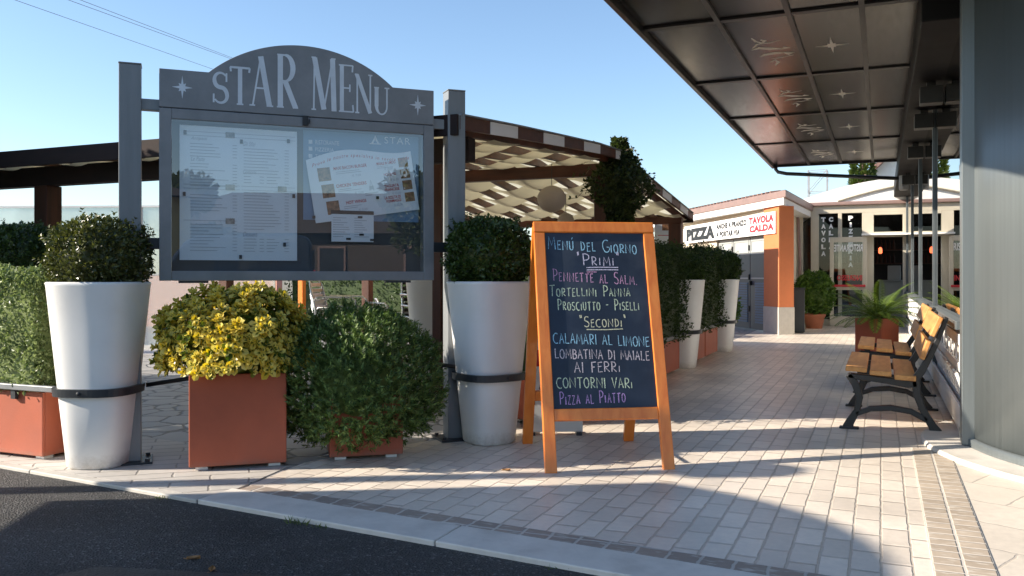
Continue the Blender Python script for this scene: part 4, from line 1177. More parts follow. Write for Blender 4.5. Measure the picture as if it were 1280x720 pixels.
# walkway troughs and hedges
walk = [(6.35, 8.35), (8.7, 10.68), (11.36, 12.36), (12.42, 13.40), (14.02, 14.85)]
wl = ["terracotta trough hidden behind the chalkboard", "terracotta trough under the hedge right of the chalkboard", "terracotta trough right after the first walkway white planter",
      "terracotta trough just before the farthest white planter", "short terracotta trough beyond the farthest white planter"]
for (a, b), lab in zip(walk, wl):
    box_planter("planter_box", lab, .46, b - a, .40, (-2.53, (a + b) / 2), 0, z0=.002)
hedge("hedge", "tall dark hedge hidden behind the chalkboard", -.27, .25, -1.0, 1.0, .02, 1.05, 4500, .045, .022, M['hedge'], 51, (-2.53, 7.35, .38), "dark walkway hedges", .07)
hedge("hedge", "tall dark hedge right of the chalkboard, nearest of the walkway hedges", -.27, .33, -.97, 1.02, .02, 1.14, 12000, .042, .020, M['hedge'], 52, (-2.53, 9.69, .38), "dark walkway hedges", .08)
hedge("hedge", "tall dark hedge between the two walkway white planters", -.27, .33, -.96, 1.03, .02, 1.20, 12000, .042, .020, M['hedge'], 53, (-2.53, 12.38, .38), "dark walkway hedges", .08)
hs = ball_shrub("boxwood_shrub", 77, .32, .33, 2600, .04, .024, M['shrub'], .28, .9, 40)
place(hs, (-2.45, 14.45, .36), 0, "green leafy bush in the short trough beyond the farthest white planter")
o = thing("rail", "grey metal rail along the tops of the walkway troughs", "rail", (-2.28, 10.9, .42))
m_ = MB(); m_.box(-.005, .03, -4.5, 3.9, .0, .04); m_.build("bar", M['rail'], o, bevel=.004)
m_ = MB()
for y in (-.22, .42, 2.45, 3.1): m_.box(-.01, .05, y - .06, y + .06, -.008, .048)
m_.build("clip", M['band'], o)

# ------------------------------------------------------------------ pergola
def prof(y):
    pts = [(4.6, 2.20), (5.14, 2.255), (6.47, 2.372), (7.62, 2.462), (8.82, 2.552), (9.65, 2.588), (10.47, 2.475), (11.76, 2.345), (13.86, 2.145), (14.6, 2.06)]
    for (a, za), (b, zb) in zip(pts, pts[1:]):
        if y <= b: return za + (zb - za) * (y - a) / (b - a)
    return pts[-1][1]
def pergola():
    t = thing("pergola", "low brown timber pergola roofed with woven cream canvas strips over the terrace", "pergola", (-5.7, 9.7, 0))
    X0, X1 = -8.7, -2.78
    ys = [5.5 + 8.25 * i / 30 for i in range(31)]
    nr = 14
    xs = [X0 + .12 + (X1 - X0 - .24) * i / (nr - 1) for i in range(nr)]
    for i in range(nr):
        m_ = MB()
        m_.loft([[(xs[i] - .032, y, prof(y) - .11), (xs[i] + .032, y, prof(y) - .11), (xs[i] + .032, y, prof(y) - .03), (xs[i] - .032, y, prof(y) - .03)] for y in ys])
        m_.build("rafter", M['brown_wood'], t, world=True)
    nb = 14; pitch = (13.55 - 5.62) / nb
    for j in range(nb):
        ya = 5.66 + pitch * j; w = pitch * .985
        m_ = MB(); rings = []
        steps = nr * 6
        for k in range(steps + 1):
            x = X0 + .02 + (X1 - .03 - X0 - .02) * k / steps
            ph = (x - xs[0]) / (xs[1] - xs[0])
            dz = .055 * math.cos(math.pi * ph) * (1 if j % 2 else -1)
            row = []
            for q in range(5):
                y = ya + w * q / 4
                row.append((x, y, prof(y) - .07 + dz * 1.0 - .012 * math.sin(math.pi * q / 4)))
            rings.append(row)
        m_.loft(rings, closed=False, caps=False)
        m_.build("canvas_strip", M['cloth'], t, smooth=True, world=True)
    m_ = MB(); m_.loft([[(X0, y, prof(y) + .004), (X1, y, prof(y) + .004), (X1, y, prof(y) + .010), (X0, y, prof(y) + .010)] for y in ys]); m_.build("cover_sheet", M['cover'], t, world=True)
    # verge board with alternate canvas wraps
    vb = MB(); vb.loft([[(X1, y, prof(y) - .085), (X1 + .035, y, prof(y) - .085), (X1 + .035, y, prof(y) + .012), (X1, y, prof(y) + .012)] for y in ys])
    v = vb.build("verge_board", M['brown_wood'], t, world=True)
    cp = MB(); cp.loft([[(X1 - .10, y, prof(y) + .014), (X1 + .05, y, prof(y) + .014), (X1 + .05, y, prof(y) + .026), (X1 - .10, y, prof(y) + .026)] for y in ys])
    cp.build("flashing", M['post'], v, world=True)
    for j in range(0, nb, 2):
        ya = 5.70 + pitch * (j + .55); yb = ya + pitch * .95
        wr = MB(); yy = [ya + (yb - ya) * k / 4 for k in range(5)]
        wr.loft([[(X1 + .032, y, prof(y) - .088), (X1 + .040, y, prof(y) - .088), (X1 + .040, y, prof(y) + .008), (X1 + .032, y, prof(y) + .008)] for y in yy])
        wr.build("canvas_wrap", M['banner'], v, world=True)
    vb = MB(); vb.loft([[(X0 - .035, y, prof(y) - .105), (X0, y, prof(y) - .105), (X0, y, prof(y) + .012), (X0 - .035, y, prof(y) + .012)] for y in ys]); vb.build("verge_board", M['brown_wood'], t, world=True)
    for y in (5.48, 13.78):
        f = MB(); f.box(X0 - .8 if y < 6 else X0, X1 + .035, y - .03, y, prof(y) - .13, prof(y) + .018); f.build("eave_board", M['shaded_wood'], t, world=True, bevel=.004)
    # covering strip over the left front bay
    for y, z0, z1 in ((5.85, 2.02, 2.20), (9.65, 2.33, 2.47), (13.3, 1.98, 2.09)):
        m_ = MB(); m_.box(X0 - (.55 if y < 7 else 0), X1 - .04, y - .06, y + .06, z0, z1); m_.build("beam", M['shaded_wood'] if y < 7 else M['brown_wood'], t, world=True, bevel=.006)
    for x, y, zt, w in ((-7.30, 5.85, 2.02, .17), (-4.03, 7.60, 2.36, .10), (-2.98, 9.65, 2.33, .15), (-2.92, 13.3, 1.98, .19), (-8.5, 9.65, 2.33, .15), (-8.5, 13.3, 1.98, .15), (-5.9, 13.3, 1.98, .15)):
        m_ = MB(); m_.box(x - w / 2, x + w / 2, y - w / 2, y + w / 2, 0, zt); po = m_.build("post", M['brown_post'], t, world=True, bevel=.008)
        if abs(x + 4.03) < .01:
            l_ = MB(); l_.lathe([(.03, 0), (.03, .01), (.012, .014)], 16)
            for q in l_.v: q.x, q.y, q.z = x + q.x, y - w / 2 - q.z, 2.36 + q.y
            l_.build("wall_light", M['white_paint'], po, world=True)
    return t
pergola()
# paper lanterns under the roof
def lantern(loc, r_, lab):
    o = thing("paper_lantern", lab, "lantern", loc, 0, "paper lanterns under the pergola")
    m_ = MB(); n = 22; prf = []
    for i in range(n + 1):
        a = math.pi * i / n; prf.append((max(.03, r_ * math.sin(a)) * (1 + .012 * (i % 2)), -r_ * .92 * math.cos(a)))
    m_.lathe(prf, 28, caps=False); m_.build("shade", M['lantern'], o, smooth=True)
    c = MB(); c.tube([(0, 0, r_ * .9), (0, 0, r_ * .9 + .25)], .004, 5); c.build("cord", M['black'], o)
lantern((-3.36, 9.0, 2.02), .16, "larger round paper lantern hanging below the canvas roof above the chalkboard")
lantern((-3.55, 10.0, 1.85), .10, "small round paper lantern hanging lower behind the chalkboard corner")

def climber():
    r = random.Random(61)
    o = thing("climbing_plant", "dark leafy climber wrapped round the pergola corner post above the chalkboard", "climbing plant", (-2.80, 9.72, 0))
    mb = MB()
    def col(z): return .15 + .17 * math.exp(-((z - 2.2) / .32) ** 2) + .05 * math.sin(z * 9)
    for _ in range(5200):
        z = 1.25 + 1.5 * r.random() ** .8
        a = r.uniform(0, 2 * math.pi); rr = col(z) * (1 + .35 * nz3((math.cos(a), math.sin(a), z * 2.5), 1.7)) * (1 - .35 * r.random() ** 2)
        if z > 2.55: rr *= max(.25, 1 - (z - 2.55) * 3)
        p = Vector((rr * math.cos(a), rr * math.sin(a), z)); dv = Vector((math.cos(a), math.sin(a), .1))
        add_leaf(mb, p, (dv * .5 + rand_dir(r) + Vector((0, 0, -.3))).normalized(), (dv + rand_dir(r) * .6).normalized(), r.uniform(.04, .07), .036)
    tend = MB()
    for k in range(16):
        a = r.uniform(0, 6.28); z = r.uniform(2.1, 2.72); p = Vector((.2 * math.cos(a), .2 * math.sin(a), z)); dr = Vector((math.cos(a), math.sin(a), r.uniform(0, .7))).normalized()
        pts = [p + dr * .07 * i + Vector((0, 0, -.010 * i * i * r.random())) for i in range(6)]
        tend.tube(pts, .003, 4)
        for q in pts[1:]:
            for _ in range(3): add_leaf(mb, q, (dr + rand_dir(r)).normalized(), rand_dir(r), .045, .026)
    f = mb.build("foliage", M['ivy'], o)
    c = MB(); c.lathe([(.08, 1.2), (.11, 1.7), (.19, 2.1), (.19, 2.4), (.06, 2.62)], 14); c.build("inner_foliage", M['ivy'], f, smooth=True)
    s_ = MB(); s_.tube([(.12, -.1, 0), (.14, -.06, .8), (.12, -.12, 1.5), (.1, 0, 2.2)], .018, 6); tend.v and s_.add(tend.v, tend.f); s_.build("stem", M['trunk'], o)
climber()

# poster hanging at the pergola end
o = thing("food_poster", "white poster with one dark food photo beside the far pergola post", "poster", (-3.22, 14.0, 1.86), R(23))
m_ = MB(); m_.box(-.20, .20, -.008, .008, -.22, .26); m_.build("panel", M['paper'], o)
pm = plane_map((0, -.008, 0), (1, 0, 0), (0, 0, 1)); m_ = MB(); rect(m_, pm, -.08, .10, .06, .22, .001); m_.build("printed_photo", M['photo_food'], o)
m_ = MB(); put_text(m_, "7,00", pm, .06, .17, .02, .06, .001, .2); rect(m_, pm, -.15, .15, -.025, -.015, .001); m_.build("red_lettering", M['ink_red'], o)
m_ = MB(); m_.tube([(-.19, 0, .26), (-.19, 0, .36)], .004, 5); m_.tube([(.19, 0, .26), (.19, 0, .36)], .004, 5); m_.build("cord", M['black'], o)

# ------------------------------------------------------------------ terrace furniture in the shade
def chair(label, m_seat, m_back, loc, rz, group):
    o = thing("terrace_chair", label, "chair", loc, rz, group)
    f = MB()
    for sx in (-1, 1):
        f.tube([(sx * .26, -.24, 0), (sx * .26, -.26, .62), (sx * .27, -.20, .66), (sx * .27, .20, .66), (sx * .25, .24, .62)], .013, 8)
    f.tube([(-.25, .26, 0), (-.24, .22, .45), (-.23, .30, .80), (-.18, .32, .86), (.18, .32, .86), (.23, .30, .80), (.24, .22, .45), (.25, .26, 0)], .013, 8)
    f.build("frame", M['alu'], o, smooth=True)
    s_ = MB()
    for k in range(6): s_.box(-.24, .24, -.24 + k * .078, -.18 + k * .078, .432 - .003 * k, .446 - .003 * k)
    s_.build("seat", m_seat, o, bevel=.004)
    b = MB()
    for k in range(5):
        z = .50 + k * .07; y = .235 + .078 * (z - .45) / .35
        b.box(-.22, .22, y - .008, y + .008, z, z + .048)
    b.build("backrest", m_back, o, bevel=.004)
    return o
ca = chair("x", M['alu'], M['alu'], (0, 0, 0), 0, "aluminium chairs stacked under the pergola")
spots = [(-6.05, 8.9, 0, 1.9, "aluminium slatted chair at the bottom of the stack under the pergola"), (-6.05, 8.88, .13, 1.9, "aluminium slatted chair in the middle of the stack under the pergola"),
         (-6.05, 8.86, .26, 1.9, "aluminium slatted chair on top of the stack under the pergola")]
for i, (x, y, z, a, lab) in enumerate(spots):
    c_ = ca if i == 0 else copy_tree(ca); place(c_, (x, y, z), a, lab)
cb_ = chair("beige slatted chair with its back just above the rosemary bush", M['beige_slat'], M['beige_slat'], (-5.15, 8.75, 0), 2.7, None)
cd = chair("x", M['chair_dark'], M['chair_dark'], (0, 0, 0), 0, "dark chairs stacked in the shade")
for i, (x, y, z, a, lab) in enumerate([(-5.25, 9.6, 0, .8, "dark chair at the bottom of the shaded stack"), (-5.25, 9.58, .14, .8, "dark chair second from the bottom of the shaded stack"), (-5.25, 9.56, .28, .8, "dark chair on top of the shaded stack"),
                                  (-6.0, 10.2, 0, 2.2, "dark chair standing alone behind the shaded stack")]):
    c_ = cd if i == 0 else copy_tree(cd); place(c_, (x, y, z), a, lab)
def table(loc, rz, lab):
    o = thing("terrace_table", lab, "table", loc, rz)
    m_ = MB(); m_.box(-.4, .4, -.4, .4, .72, .75); m_.build("tabletop", M['chair_dark'], o, bevel=.006)
    for sx in (-1, 1):
        for sy in (-1, 1):
            l_ = MB(); l_.box(sx * .36 - .02, sx * .36 + .02, sy * .36 - .02, sy * .36 + .02, 0, .72); l_.build("leg", M['black'], o)
table((-6.9, 8.3, 0), .4, "black square terrace table beside the stacked chairs")
# windscreen panels at the back of the terrace
def windscreen(p0, p1, lab, z1=2.25):
    p0, p1 = Vector((*p0, 0)), Vector((*p1, 0)); L = (p1 - p0).length; a = math.atan2(p1.y - p0.y, p1.x - p0.x)
    o = thing("windscreen", lab, "windscreen", p0, a, "milky windscreen panels")
    m_ = MB(); m_.box(.03, L - .03, -.004, .004, .12, z1 - .03); m_.build("pane", M['plastic'], o)
    f = MB(); f.box(0, .03, -.02, .02, 0, z1); f.box(L - .03, L, -.02, .02, 0, z1); f.box(.03, L - .03, -.02, .02, z1 - .03, z1); f.box(.03, L - .03, -.02, .02, .05, .12); f.build("frame", M['white_paint'], o)
windscreen((-12.6, 9.1), (-10.4, 9.9), "milky clear windscreen panel seen left of the menu sign post")
windscreen((-10.38, 9.91), (-8.4, 10.6), "milky clear windscreen panel behind the left menu sign post")
o = thing("garden_wall", "low pink plastered wall behind the terrace", "wall", (-9.5, 15.5, 0))
m_ = MB(); m_.box(-9, -2.75, 0, .2, -.07, 1.22); m_.build("masonry", M['pink_wall'], o); m_ = MB(); m_.box(-9, -2.7, -.03, .23, 1.22, 1.26); m_.build("coping", M['stone'], o)
o = thing("timber_post", "short orange timber post in front of the pink wall", "post", (-10.45, 14.0, 0)); m_ = MB(); m_.box(-.055, .055, -.055, .055, 0, 1.9); m_.build("shaft", M['orange_wood'], o, bevel=.006); m_ = MB(); m_.box(-.065, .065, -.065, .065, 1.9, 1.93); m_.build("cap", M['orange_wood'], o)

hedge("hedge", "low dark evergreen hedge at the back of the terrace", -4.6, 3.4, -.4, .4, 0, 1.2, 9000, .07, .035, M['hedge'], 44, (-7.6, 16.2, 0), None, .08)
# ------------------------------------------------------------------ benches
def bench():
    o = thing("park_bench", "x", "bench", (0, 0, 0), 0, "wooden benches with black iron ends along the glass wall")
    for y in (-.64, .60):
        f = MB()
        def bar(pts, w=.042, th=.05):
            rings = []
            for i, p in enumerate(pts):
                a = Vector(pts[max(i - 1, 0)]); b = Vector(pts[min(i + 1, len(pts) - 1)]); tt = (b - a).normalized(); nn = Vector((-tt.y, tt.x))
                ww = p[2] if len(p) > 2 else w
                P = Vector((p[0], p[1])); q0 = P + nn * ww / 2; q1 = P - nn * ww / 2
                rings.append([(q0.x, y - th / 2, q0.y), (q1.x, y - th / 2, q1.y), (q1.x, y + th / 2, q1.y), (q0.x, y + th / 2, q0.y)])
            f.loft(rings)
        bar([(-.22, .005, .09), (-.205, .05, .065), (-.155, .14, .045), (-.135, .24, .05), (-.165, .34, .055), (-.215, .415, .05)])
        bar([(.39, .005, .10), (.36, .06, .06), (.30, .17, .05), (.26, .28, .055), (.25, .40, .06), (.29, .46, .055), (.34, .56, .042), (.40, .70, .038), (.455, .86, .03)])
        bar([(-.22, .405, .04), (-.1, .395, .045), (.08, .375, .05), (.2, .36, .06), (.26, .37, .06)])
        bar([(-.165, .115, .035), (-.06, .16, .04), (.08, .175, .042), (.22, .155, .04), (.33, .095, .04)])
        bar([(-.28, .008, .016), (-.14, .008, .016)], .016, .065); bar([(.31, .008, .016), (.47, .008, .016)], .016, .065)
        f.build("end_frame", M['black'], o, bevel=.006)
    s_ = MB()
    rr = random.Random(2)
    for k, (x0, x1, z) in enumerate(((-.235, -.085, .432), (-.065, .085, .418), (.105, .250, .402))):
        mtx = Matrix.Translation((0, rr.uniform(-.01, .01), z)) @ Matrix.Rotation(R(3.2), 4, 'Y')
        s_.box(x0, x1, -.72, .70, 0, .036, mtx)
    s_.build("seat", M['bench_wood'], o, bevel=.006)
    b = MB()
    for (xa, za, xb, zb) in ((.305, .545, .352, .68), (.372, .715, .432, .855)):
        p0 = Vector((xa, 0, za)); p1 = Vector((xb, 0, zb)); up = (p1 - p0); L = up.length; up.normalize(); ex = Vector((0, 1, 0)); nn = ex.cross(up)
        mtx = Matrix((ex, up, nn)).transposed().to_4x4(); mtx.translation = p0 - nn * .034
        b.box(-.72, .70, 0, L, 0, .034, mtx)
    b.build("backrest", M['bench_wood'], o, bevel=.006)
    return o
bn = bench()
place(bn, (-.015, 7.72, 0), 0, "nearest wooden bench with black iron ends, beside the grey column")
bn2 = copy_tree(bn); place(bn2, (.02, 9.95, 0), 0, "second wooden bench, between the near bench and the cycad")

# ------------------------------------------------------------------ restaurant building with canopy, column and glass wall
def restaurant():
    t = thing("restaurant_building", "grey metal and glass restaurant front with dark canopy and big round column", "building", (1.5, 12, 0))
    WX = .55
    # canopy slab
    cx0, cx1, cy0, cy1, zc = -1.93, .27, 4.2, 17.65, 3.35
    s_ = MB(); s_.box(cx0, 4.5, cy0, cy1, zc, zc + .22); can = s_.build("canopy", M['soffit'], t, world=True, bevel=.01)
    e = MB(); e.box(cx0 - .05, cx0, cy0 - .05, cy1 + .05, zc - .055, zc + .24); e.box(cx0, cx1, cy1, cy1 + .05, zc - .035, zc + .24); e.box(cx0, 4.5, cy0 - .05, cy0, zc - .05, zc + .24)
    e.build("edge_trim", M['soffit_joint'], can, world=True, bevel=.008)
    j = MB()
    for x in (-1.283, -.706, -.145): j.box(x - .022, x + .022, cy0, cy1, zc - .022, zc - .001)
    ysj = (5.15, 7.5, 9.85, 12.2, 14.75)
    for y in ysj:
        for xa, xb in ((cx0, -1.305), (-1.261, -.728), (-.684, -.167), (-.123, cx1)): j.box(xa, xb, y - .04, y + .04, zc - .018, zc - .001)
    j.build("panel_joint", M['soffit_joint'], can, world=True)
    pmc = plane_map((0, 0, zc), (1, 0, 0), (0, -1, 0))       # seen from below: normal -z
    yy = [4.2, 5.15, 7.5, 9.85, 12.2, 14.75, 17.65]
    for a, b in zip(yy, yy[1:]):
        ym = (a + b) / 2 + .05
        if b - a < 1.5: continue
        st = MB(); poly_fan(st, star_pts(-.43, -ym, .155, .30, .24, .34), pmc, .002); st.build("star_emblem", M['soffit_art'], can, world=True)
        om = MB(); X, Y = -.995, -ym
        def sw(pts, ws): ribbon(om, [(X + p[0], Y + p[1]) for p in pts], ws, pmc, .002)
        sw([(-.16, .12), (-.08, .17), (.02, .10), (.12, .06), (.17, .10)], [.01, .07, .085, .03, .09])
        sw([(-.12, -.17), (-.05, -.10), (.04, -.08), (.12, -.09), (.19, -.16)], [.01, .07, .08, .03, .10])
        sw([(-.10, .55), (-.08, .42), (-.03, .34), (.0, .42), (-.03, .46)], [.01, .03, .045, .04, .02])
        sw([(-.14, .18), (-.08, .32), (.03, .33), (.14, .38)], [.01, .03, .03, .008])
        sw([(-.04, -.42), (.01, -.36), (.03, -.46), (-.01, -.60)], [.03, .04, .04, .01])
        sw([(-.02, -.30), (.08, -.27), (.2, -.22)], [.008, .028, .008])
        om.build("swirl_ornament", M['soffit_art'], can, world=True)
    # header beams over the glass, set in steps
    h = MB(); h.box(.27, 1.2, 7.0, 22.2, 3.02, 3.349); h.build("header", M['header_metal'], t, world=True, bevel=.01)
    for y in (9.2, 10.7, 13.3, 17.0):
        b = MB(); b.box(.34, .54, y - .09, y + .09, 2.81, 2.97); b.box(.40, .48, y - .04, y + .04, 2.97, 3.02); b.build("bracket", M['black'], t, world=True, bevel=.006)
    # mullions, sill, panes
    ms = [6.90, 10.7, 14.6, 18.3, 21.9]
    for y in ms:
        m_ = MB(); m_.box(WX - .025, WX + .05, y - .045, y + .045, .0, 3.02); m_.build("mullion", M['frame_metal'], t, world=True, bevel=.005)
    for a, b in zip(ms, ms[1:]):
        p = MB(); p.box(WX, WX + .008, a + .046, b - .046, .84, 3.018); p.build("window_pane", M['glass'], t, world=True)
        sl = MB(); sl.box(WX - .06, WX + .05, a + .046, b - .046, .775, .838); sl.build("sill", M['column'], t, world=True, bevel=.005)
        lp = MB(); lp.box(WX + .02, WX + .05, a + .046, b - .046, .02, .774); lp.build("lower_panel", M['white_paint'], t, world=True)
        # white radiator-like guard with tilted fins in front of the lower panel
        fn = MB(); fn.box(WX - .035, WX - .012, a + .06, b - .06, .66, .74); fn.box(WX - .035, WX - .012, a + .06, b - .06, .47, .53)
        k = a + .12
        while k < b - .2:
            fn.box(WX - .030, WX - .016, k, k + .04, .531, .659)
            mtx = Matrix.Translation((WX - .02, k + .02, .36)) @ Matrix.Rotation(R(-18), 4, 'Y')
            fn.box(-.012, .012, -.10, .10, -.11, .11, mtx); k += .36
        fn.box(WX - .03, WX - .01, a + .06, b - .06, .03, .22)
        fn.build("guard", M['white_paint'], t, world=True, bevel=.004)
    # jamb beside the column
    jb = MB(); jb.box(.495, .60, 6.50, 6.66, .03, 3.34); jb.build("jamb", M['column'], t, world=True, bevel=.006)
    # round column of curved cladding panels
    CX, CY, RR = 2.04, 6.8, 1.5
    n = 96; gap = {k for k in range(0, n, 8)}
    rings0 = []
    pr = []
    for i in range(n):
        a = 2 * math.pi * i / n
        r_ = RR - (.006 if i in gap else 0); pr.append((CX + r_ * math.cos(a), CY + r_ * math.sin(a)))
    c = MB(); c.loft([[(x, y, .03) for x, y in pr], [(x, y, 3.345) for x, y in pr]])
    col = c.build("column", M['column'], t, world=True, smooth=False)
    for p in col.data.polygons: p.use_smooth = len(p.vertices) == 4
    f = MB(); f.lathe([(1.535, .028), (1.535, .075), (1.502, .08)], 96, CX, CY, False); f.build("base_trim", M['column'], col, world=True, smooth=True)
    st = MB(); st.lathe([(1.78, -.02), (1.78, .012), (1.765, .026), (1.0, .026)], 96, CX, CY, False); st.build("plinth_ring", M['stone'], col, world=True)
    # interior and closing walls
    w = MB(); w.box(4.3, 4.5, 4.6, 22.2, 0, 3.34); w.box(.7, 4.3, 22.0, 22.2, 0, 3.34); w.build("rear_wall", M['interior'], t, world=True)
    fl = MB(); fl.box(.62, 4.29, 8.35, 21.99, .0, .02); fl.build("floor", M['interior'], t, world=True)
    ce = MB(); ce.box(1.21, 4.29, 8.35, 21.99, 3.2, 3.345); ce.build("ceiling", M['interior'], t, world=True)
    # roof behind the canopy
    rf = MB(); rf.box(.3, 4.5, 17.71, 22.3, 3.35, 3.55); rf.build("roof", M['dark_metal'], t, world=True)
    dp = MB(); dp.tube([(-1.90, 17.62, 3.40), (-1.90, 17.64, 3.27), (-1.86, 17.66, 3.22), (-1.7, 17.66, 3.18), (.48, 17.66, 2.98)], .035, 10); dp.build("downpipe", M['dark_metal'], t, world=True, smooth=True)
    lp = MB(); lp.lathe([(.07, 2.75), (.08, 2.78), (.08, 3.06), (.07, 3.1)], 16, .38, 17.4); lp.build("wall_lamp", M['post'], t, world=True, smooth=True)
restaurant()

# ------------------------------------------------------------------ entrance building at the end of the walkway
def entrance():
    t = thing("entrance_building", "cream framed glass entrance front closing the end of the walkway", "building", (-.4, 22, 0))
    Y = 22.0
    fr = MB()
    def bar(x0, x1, z0, z1, d0=0, d1=.12): fr.box(x0, x1, Y + d0, Y + d1, z0, z1)
    bar(-1.9, .6, 2.68, 2.86)
    for x0, x1 in ((-1.90, -1.74), (-1.56, -1.38), (-.945, -.860), (-.415, -.160), (.46, .6)): bar(x0, x1, 0, 2.68)
    bar(-1.74, -1.56, 0, .9); bar(-1.38, -.945, 0, .15); bar(-.86, -.415, 0, .15); bar(-.16, .46, 2.10, 2.22); bar(-.16, .46, 2.62, 2.68)
    fr.build("wall", M['cream_frame'], t, world=True, bevel=.006)
    for x0, x1, z0, z1 in ((-1.738, -1.562, .902, 2.678), (-1.378, -.947, .152, 2.678), (-.858, -.417, .152, 2.678), (-.158, .458, 2.222, 2.618)):
        p = MB(); p.box(x0, x1, Y + .06, Y + .066, z0, z1); w = p.build("window", M['entry_glass'], t, world=True)
    pm = plane_map((0, Y + .058, 0), (1, 0, 0), (0, 0, 1))
    L_ = MB()
    for k, ch in enumerate("TAVOLA"): put_text(L_, ch, pm, -1.325 + (.02 if ch == 'I' else 0), -1.225, 2.485 - .163 * k, 2.60 - .163 * k, .001, bold=.07)
    for k, ch in enumerate("CALDA"): put_text(L_, ch, pm, -1.155, -1.055, 2.485 - .163 * k, 2.60 - .163 * k, .001, bold=.07)
    for k, ch in enumerate("PIZZERIA"): put_text(L_, ch, pm, -.72 if ch != 'I' else -.69, -.615 if ch != 'I' else -.645, 2.505 - .158 * k, 2.62 - .158 * k, .001, bold=.07)
    L_.build("lettering", M['ink_white'], t, world=True)
    # interior
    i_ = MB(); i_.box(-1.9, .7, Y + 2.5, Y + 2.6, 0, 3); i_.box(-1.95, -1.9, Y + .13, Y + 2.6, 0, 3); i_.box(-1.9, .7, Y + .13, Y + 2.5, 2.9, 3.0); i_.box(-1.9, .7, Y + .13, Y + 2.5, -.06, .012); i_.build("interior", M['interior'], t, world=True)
    pl = MB(); pl.lathe([(.02, 1.74), (.045, 1.76), (.04, 1.87), (.012, 1.90)], 14, -.02, Y + 1.2); pl.build("pendant_lamp", M['lamp_red'], t, world=True, smooth=True)
    cd_ = MB(); cd_.tube([(-.02, Y + 1.2, 1.9), (-.02, Y + 1.2, 2.89)], .006, 5); cd_.build("lamp_cord", M['black'], t, world=True)
    ct = MB(); ct.box(-.05, .62, Y + 1.6, Y + 2.1, 0, 1.05); ct.box(-.08, .62, Y + 1.55, Y + 2.15, 1.051, 1.09); ct.box(.15, .45, Y + 1.7, Y + 2.0, 1.091, 1.45); ct.build("counter", M['steel_door'], t, world=True, bevel=.01)
    sh = MB()
    for z in (1.5, 1.85, 2.2): sh.box(-1.3, .5, Y + 2.25, Y + 2.49, z, z + .03)
    rs = random.Random(5)
    for z in (1.53, 1.88):
        for k in range(16): sh.lathe([(.03, z), (.032, z + .15), (.012, z + .2), (.012, z + .25)], 7, -1.2 + .1 * k, Y + 2.36)
    sh.build("shelf", M['brown_post'], t, world=True)
    # open door leaf folded against the glass
    dx0, dx1, dy = -1.115, -.305, 21.72
    d_ = MB()
    d_.box(dx0, dx0 + .085, dy, dy + .045, .012, 2.10); d_.box(dx1 - .085, dx1, dy, dy + .045, .012, 2.10)
    d_.box(dx0 + .085, dx1 - .085, dy, dy + .045, 1.98, 2.10); d_.box(dx0 + .085, dx1 - .085, dy, dy + .045, .86, .93); d_.box(dx0 + .085, dx1 - .085, dy, dy + .045, .012, .24)
    door = d_.build("door", M['cream_frame'], t, world=True, bevel=.006)
    g = MB(); g.box(dx0 + .086, dx1 - .086, dy + .018, dy + .024, .931, 1.979); g.box(dx0 + .086, dx1 - .086, dy + .018, dy + .024, .241, .859); g.build("glass", M['door_glass'], door, world=True)
    pd = plane_map((0, dy + .017, 0), (1, 0, 0), (0, 0, 1))
    L_ = MB(); put_text(L_, "RISTORANTE", pd, dx0 + .095, dx1 - .09, 1.76, 1.93, .001, bold=.02, mirror=True); L_.build("lettering", M['ink_white'], door, world=True)
    L_ = MB(); put_text(L_, "INGRESSO", pd, dx0 + .16, dx1 - .10, 1.08, 1.21, .001, bold=.03, mirror=True); L_.build("lettering", M['ink_red'], door, world=True)
    h = MB(); h.box(dx0 + .02, dx1 - .03, dy - .05, dy - .02, .935, .985); h.box(dx0 + .03, dx0 + .07, dy - .02, dy, .93, .99); h.box(dx1 - .08, dx1 - .04, dy - .02, dy, .93, .99); h.build("push_bar", M['ink_red'], door, world=True, bevel=.006)
    k = MB(); k.box(dx0 + .005, dx0 + .06, dy - .04, dy - .001, .90, 1.02); k.build("handle", M['black'], door, world=True, bevel=.006)
    # lintel light strip over the opening
    c = MB(); c.box(-.42, .6, Y - .35, Y - .005, 2.13, 2.17); c.build("lintel_shelf", M['white_paint'], t, world=True, bevel=.005)
    gt = MB(); gt.box(-1.95, .62, Y - .10, Y - .005, 2.862, 2.95); gt.build("gutter", M['gutter'], t, world=True, bevel=.02)
    dp = MB(); dp.tube([(-1.88, Y - .05, 2.88), (-1.9, Y - .1, 2.72), (-1.84, Y - .14, 2.55), (-1.80, Y - .12, 1.5), (-1.80, Y - .12, .02)], .04, 8); dp.build("downpipe", M['gutter'], t, world=True, smooth=True)
    # low vaulted white roof
    rf = MB(); rings = []
    for y in (21.95, 25.0):
        rings.append([(-1.95 + 5.0 * i / 24, y, 2.95 + .52 * math.sin(math.pi * i / 24) ** .9) for i in range(25)])
    top = rings[0] + rings[1]
    n = 25
    rf.add(top, [(i, i + 1, n + i + 1, n + i) for i in range(n - 1)] + [tuple(range(n - 1, -1, -1)), tuple(range(n, 2 * n))])
    rf.build("roof", M['white_paint'], t, world=True)
    rb = MB(); rb.tube([(-.95 + 4.0 * i / 20, 21.92, 2.97 + .36 * math.sin(math.pi * i / 20)) for i in range(21)], .03, 6); rb.build("roof_rib", M['cream_frame'], t, world=True)
entrance()

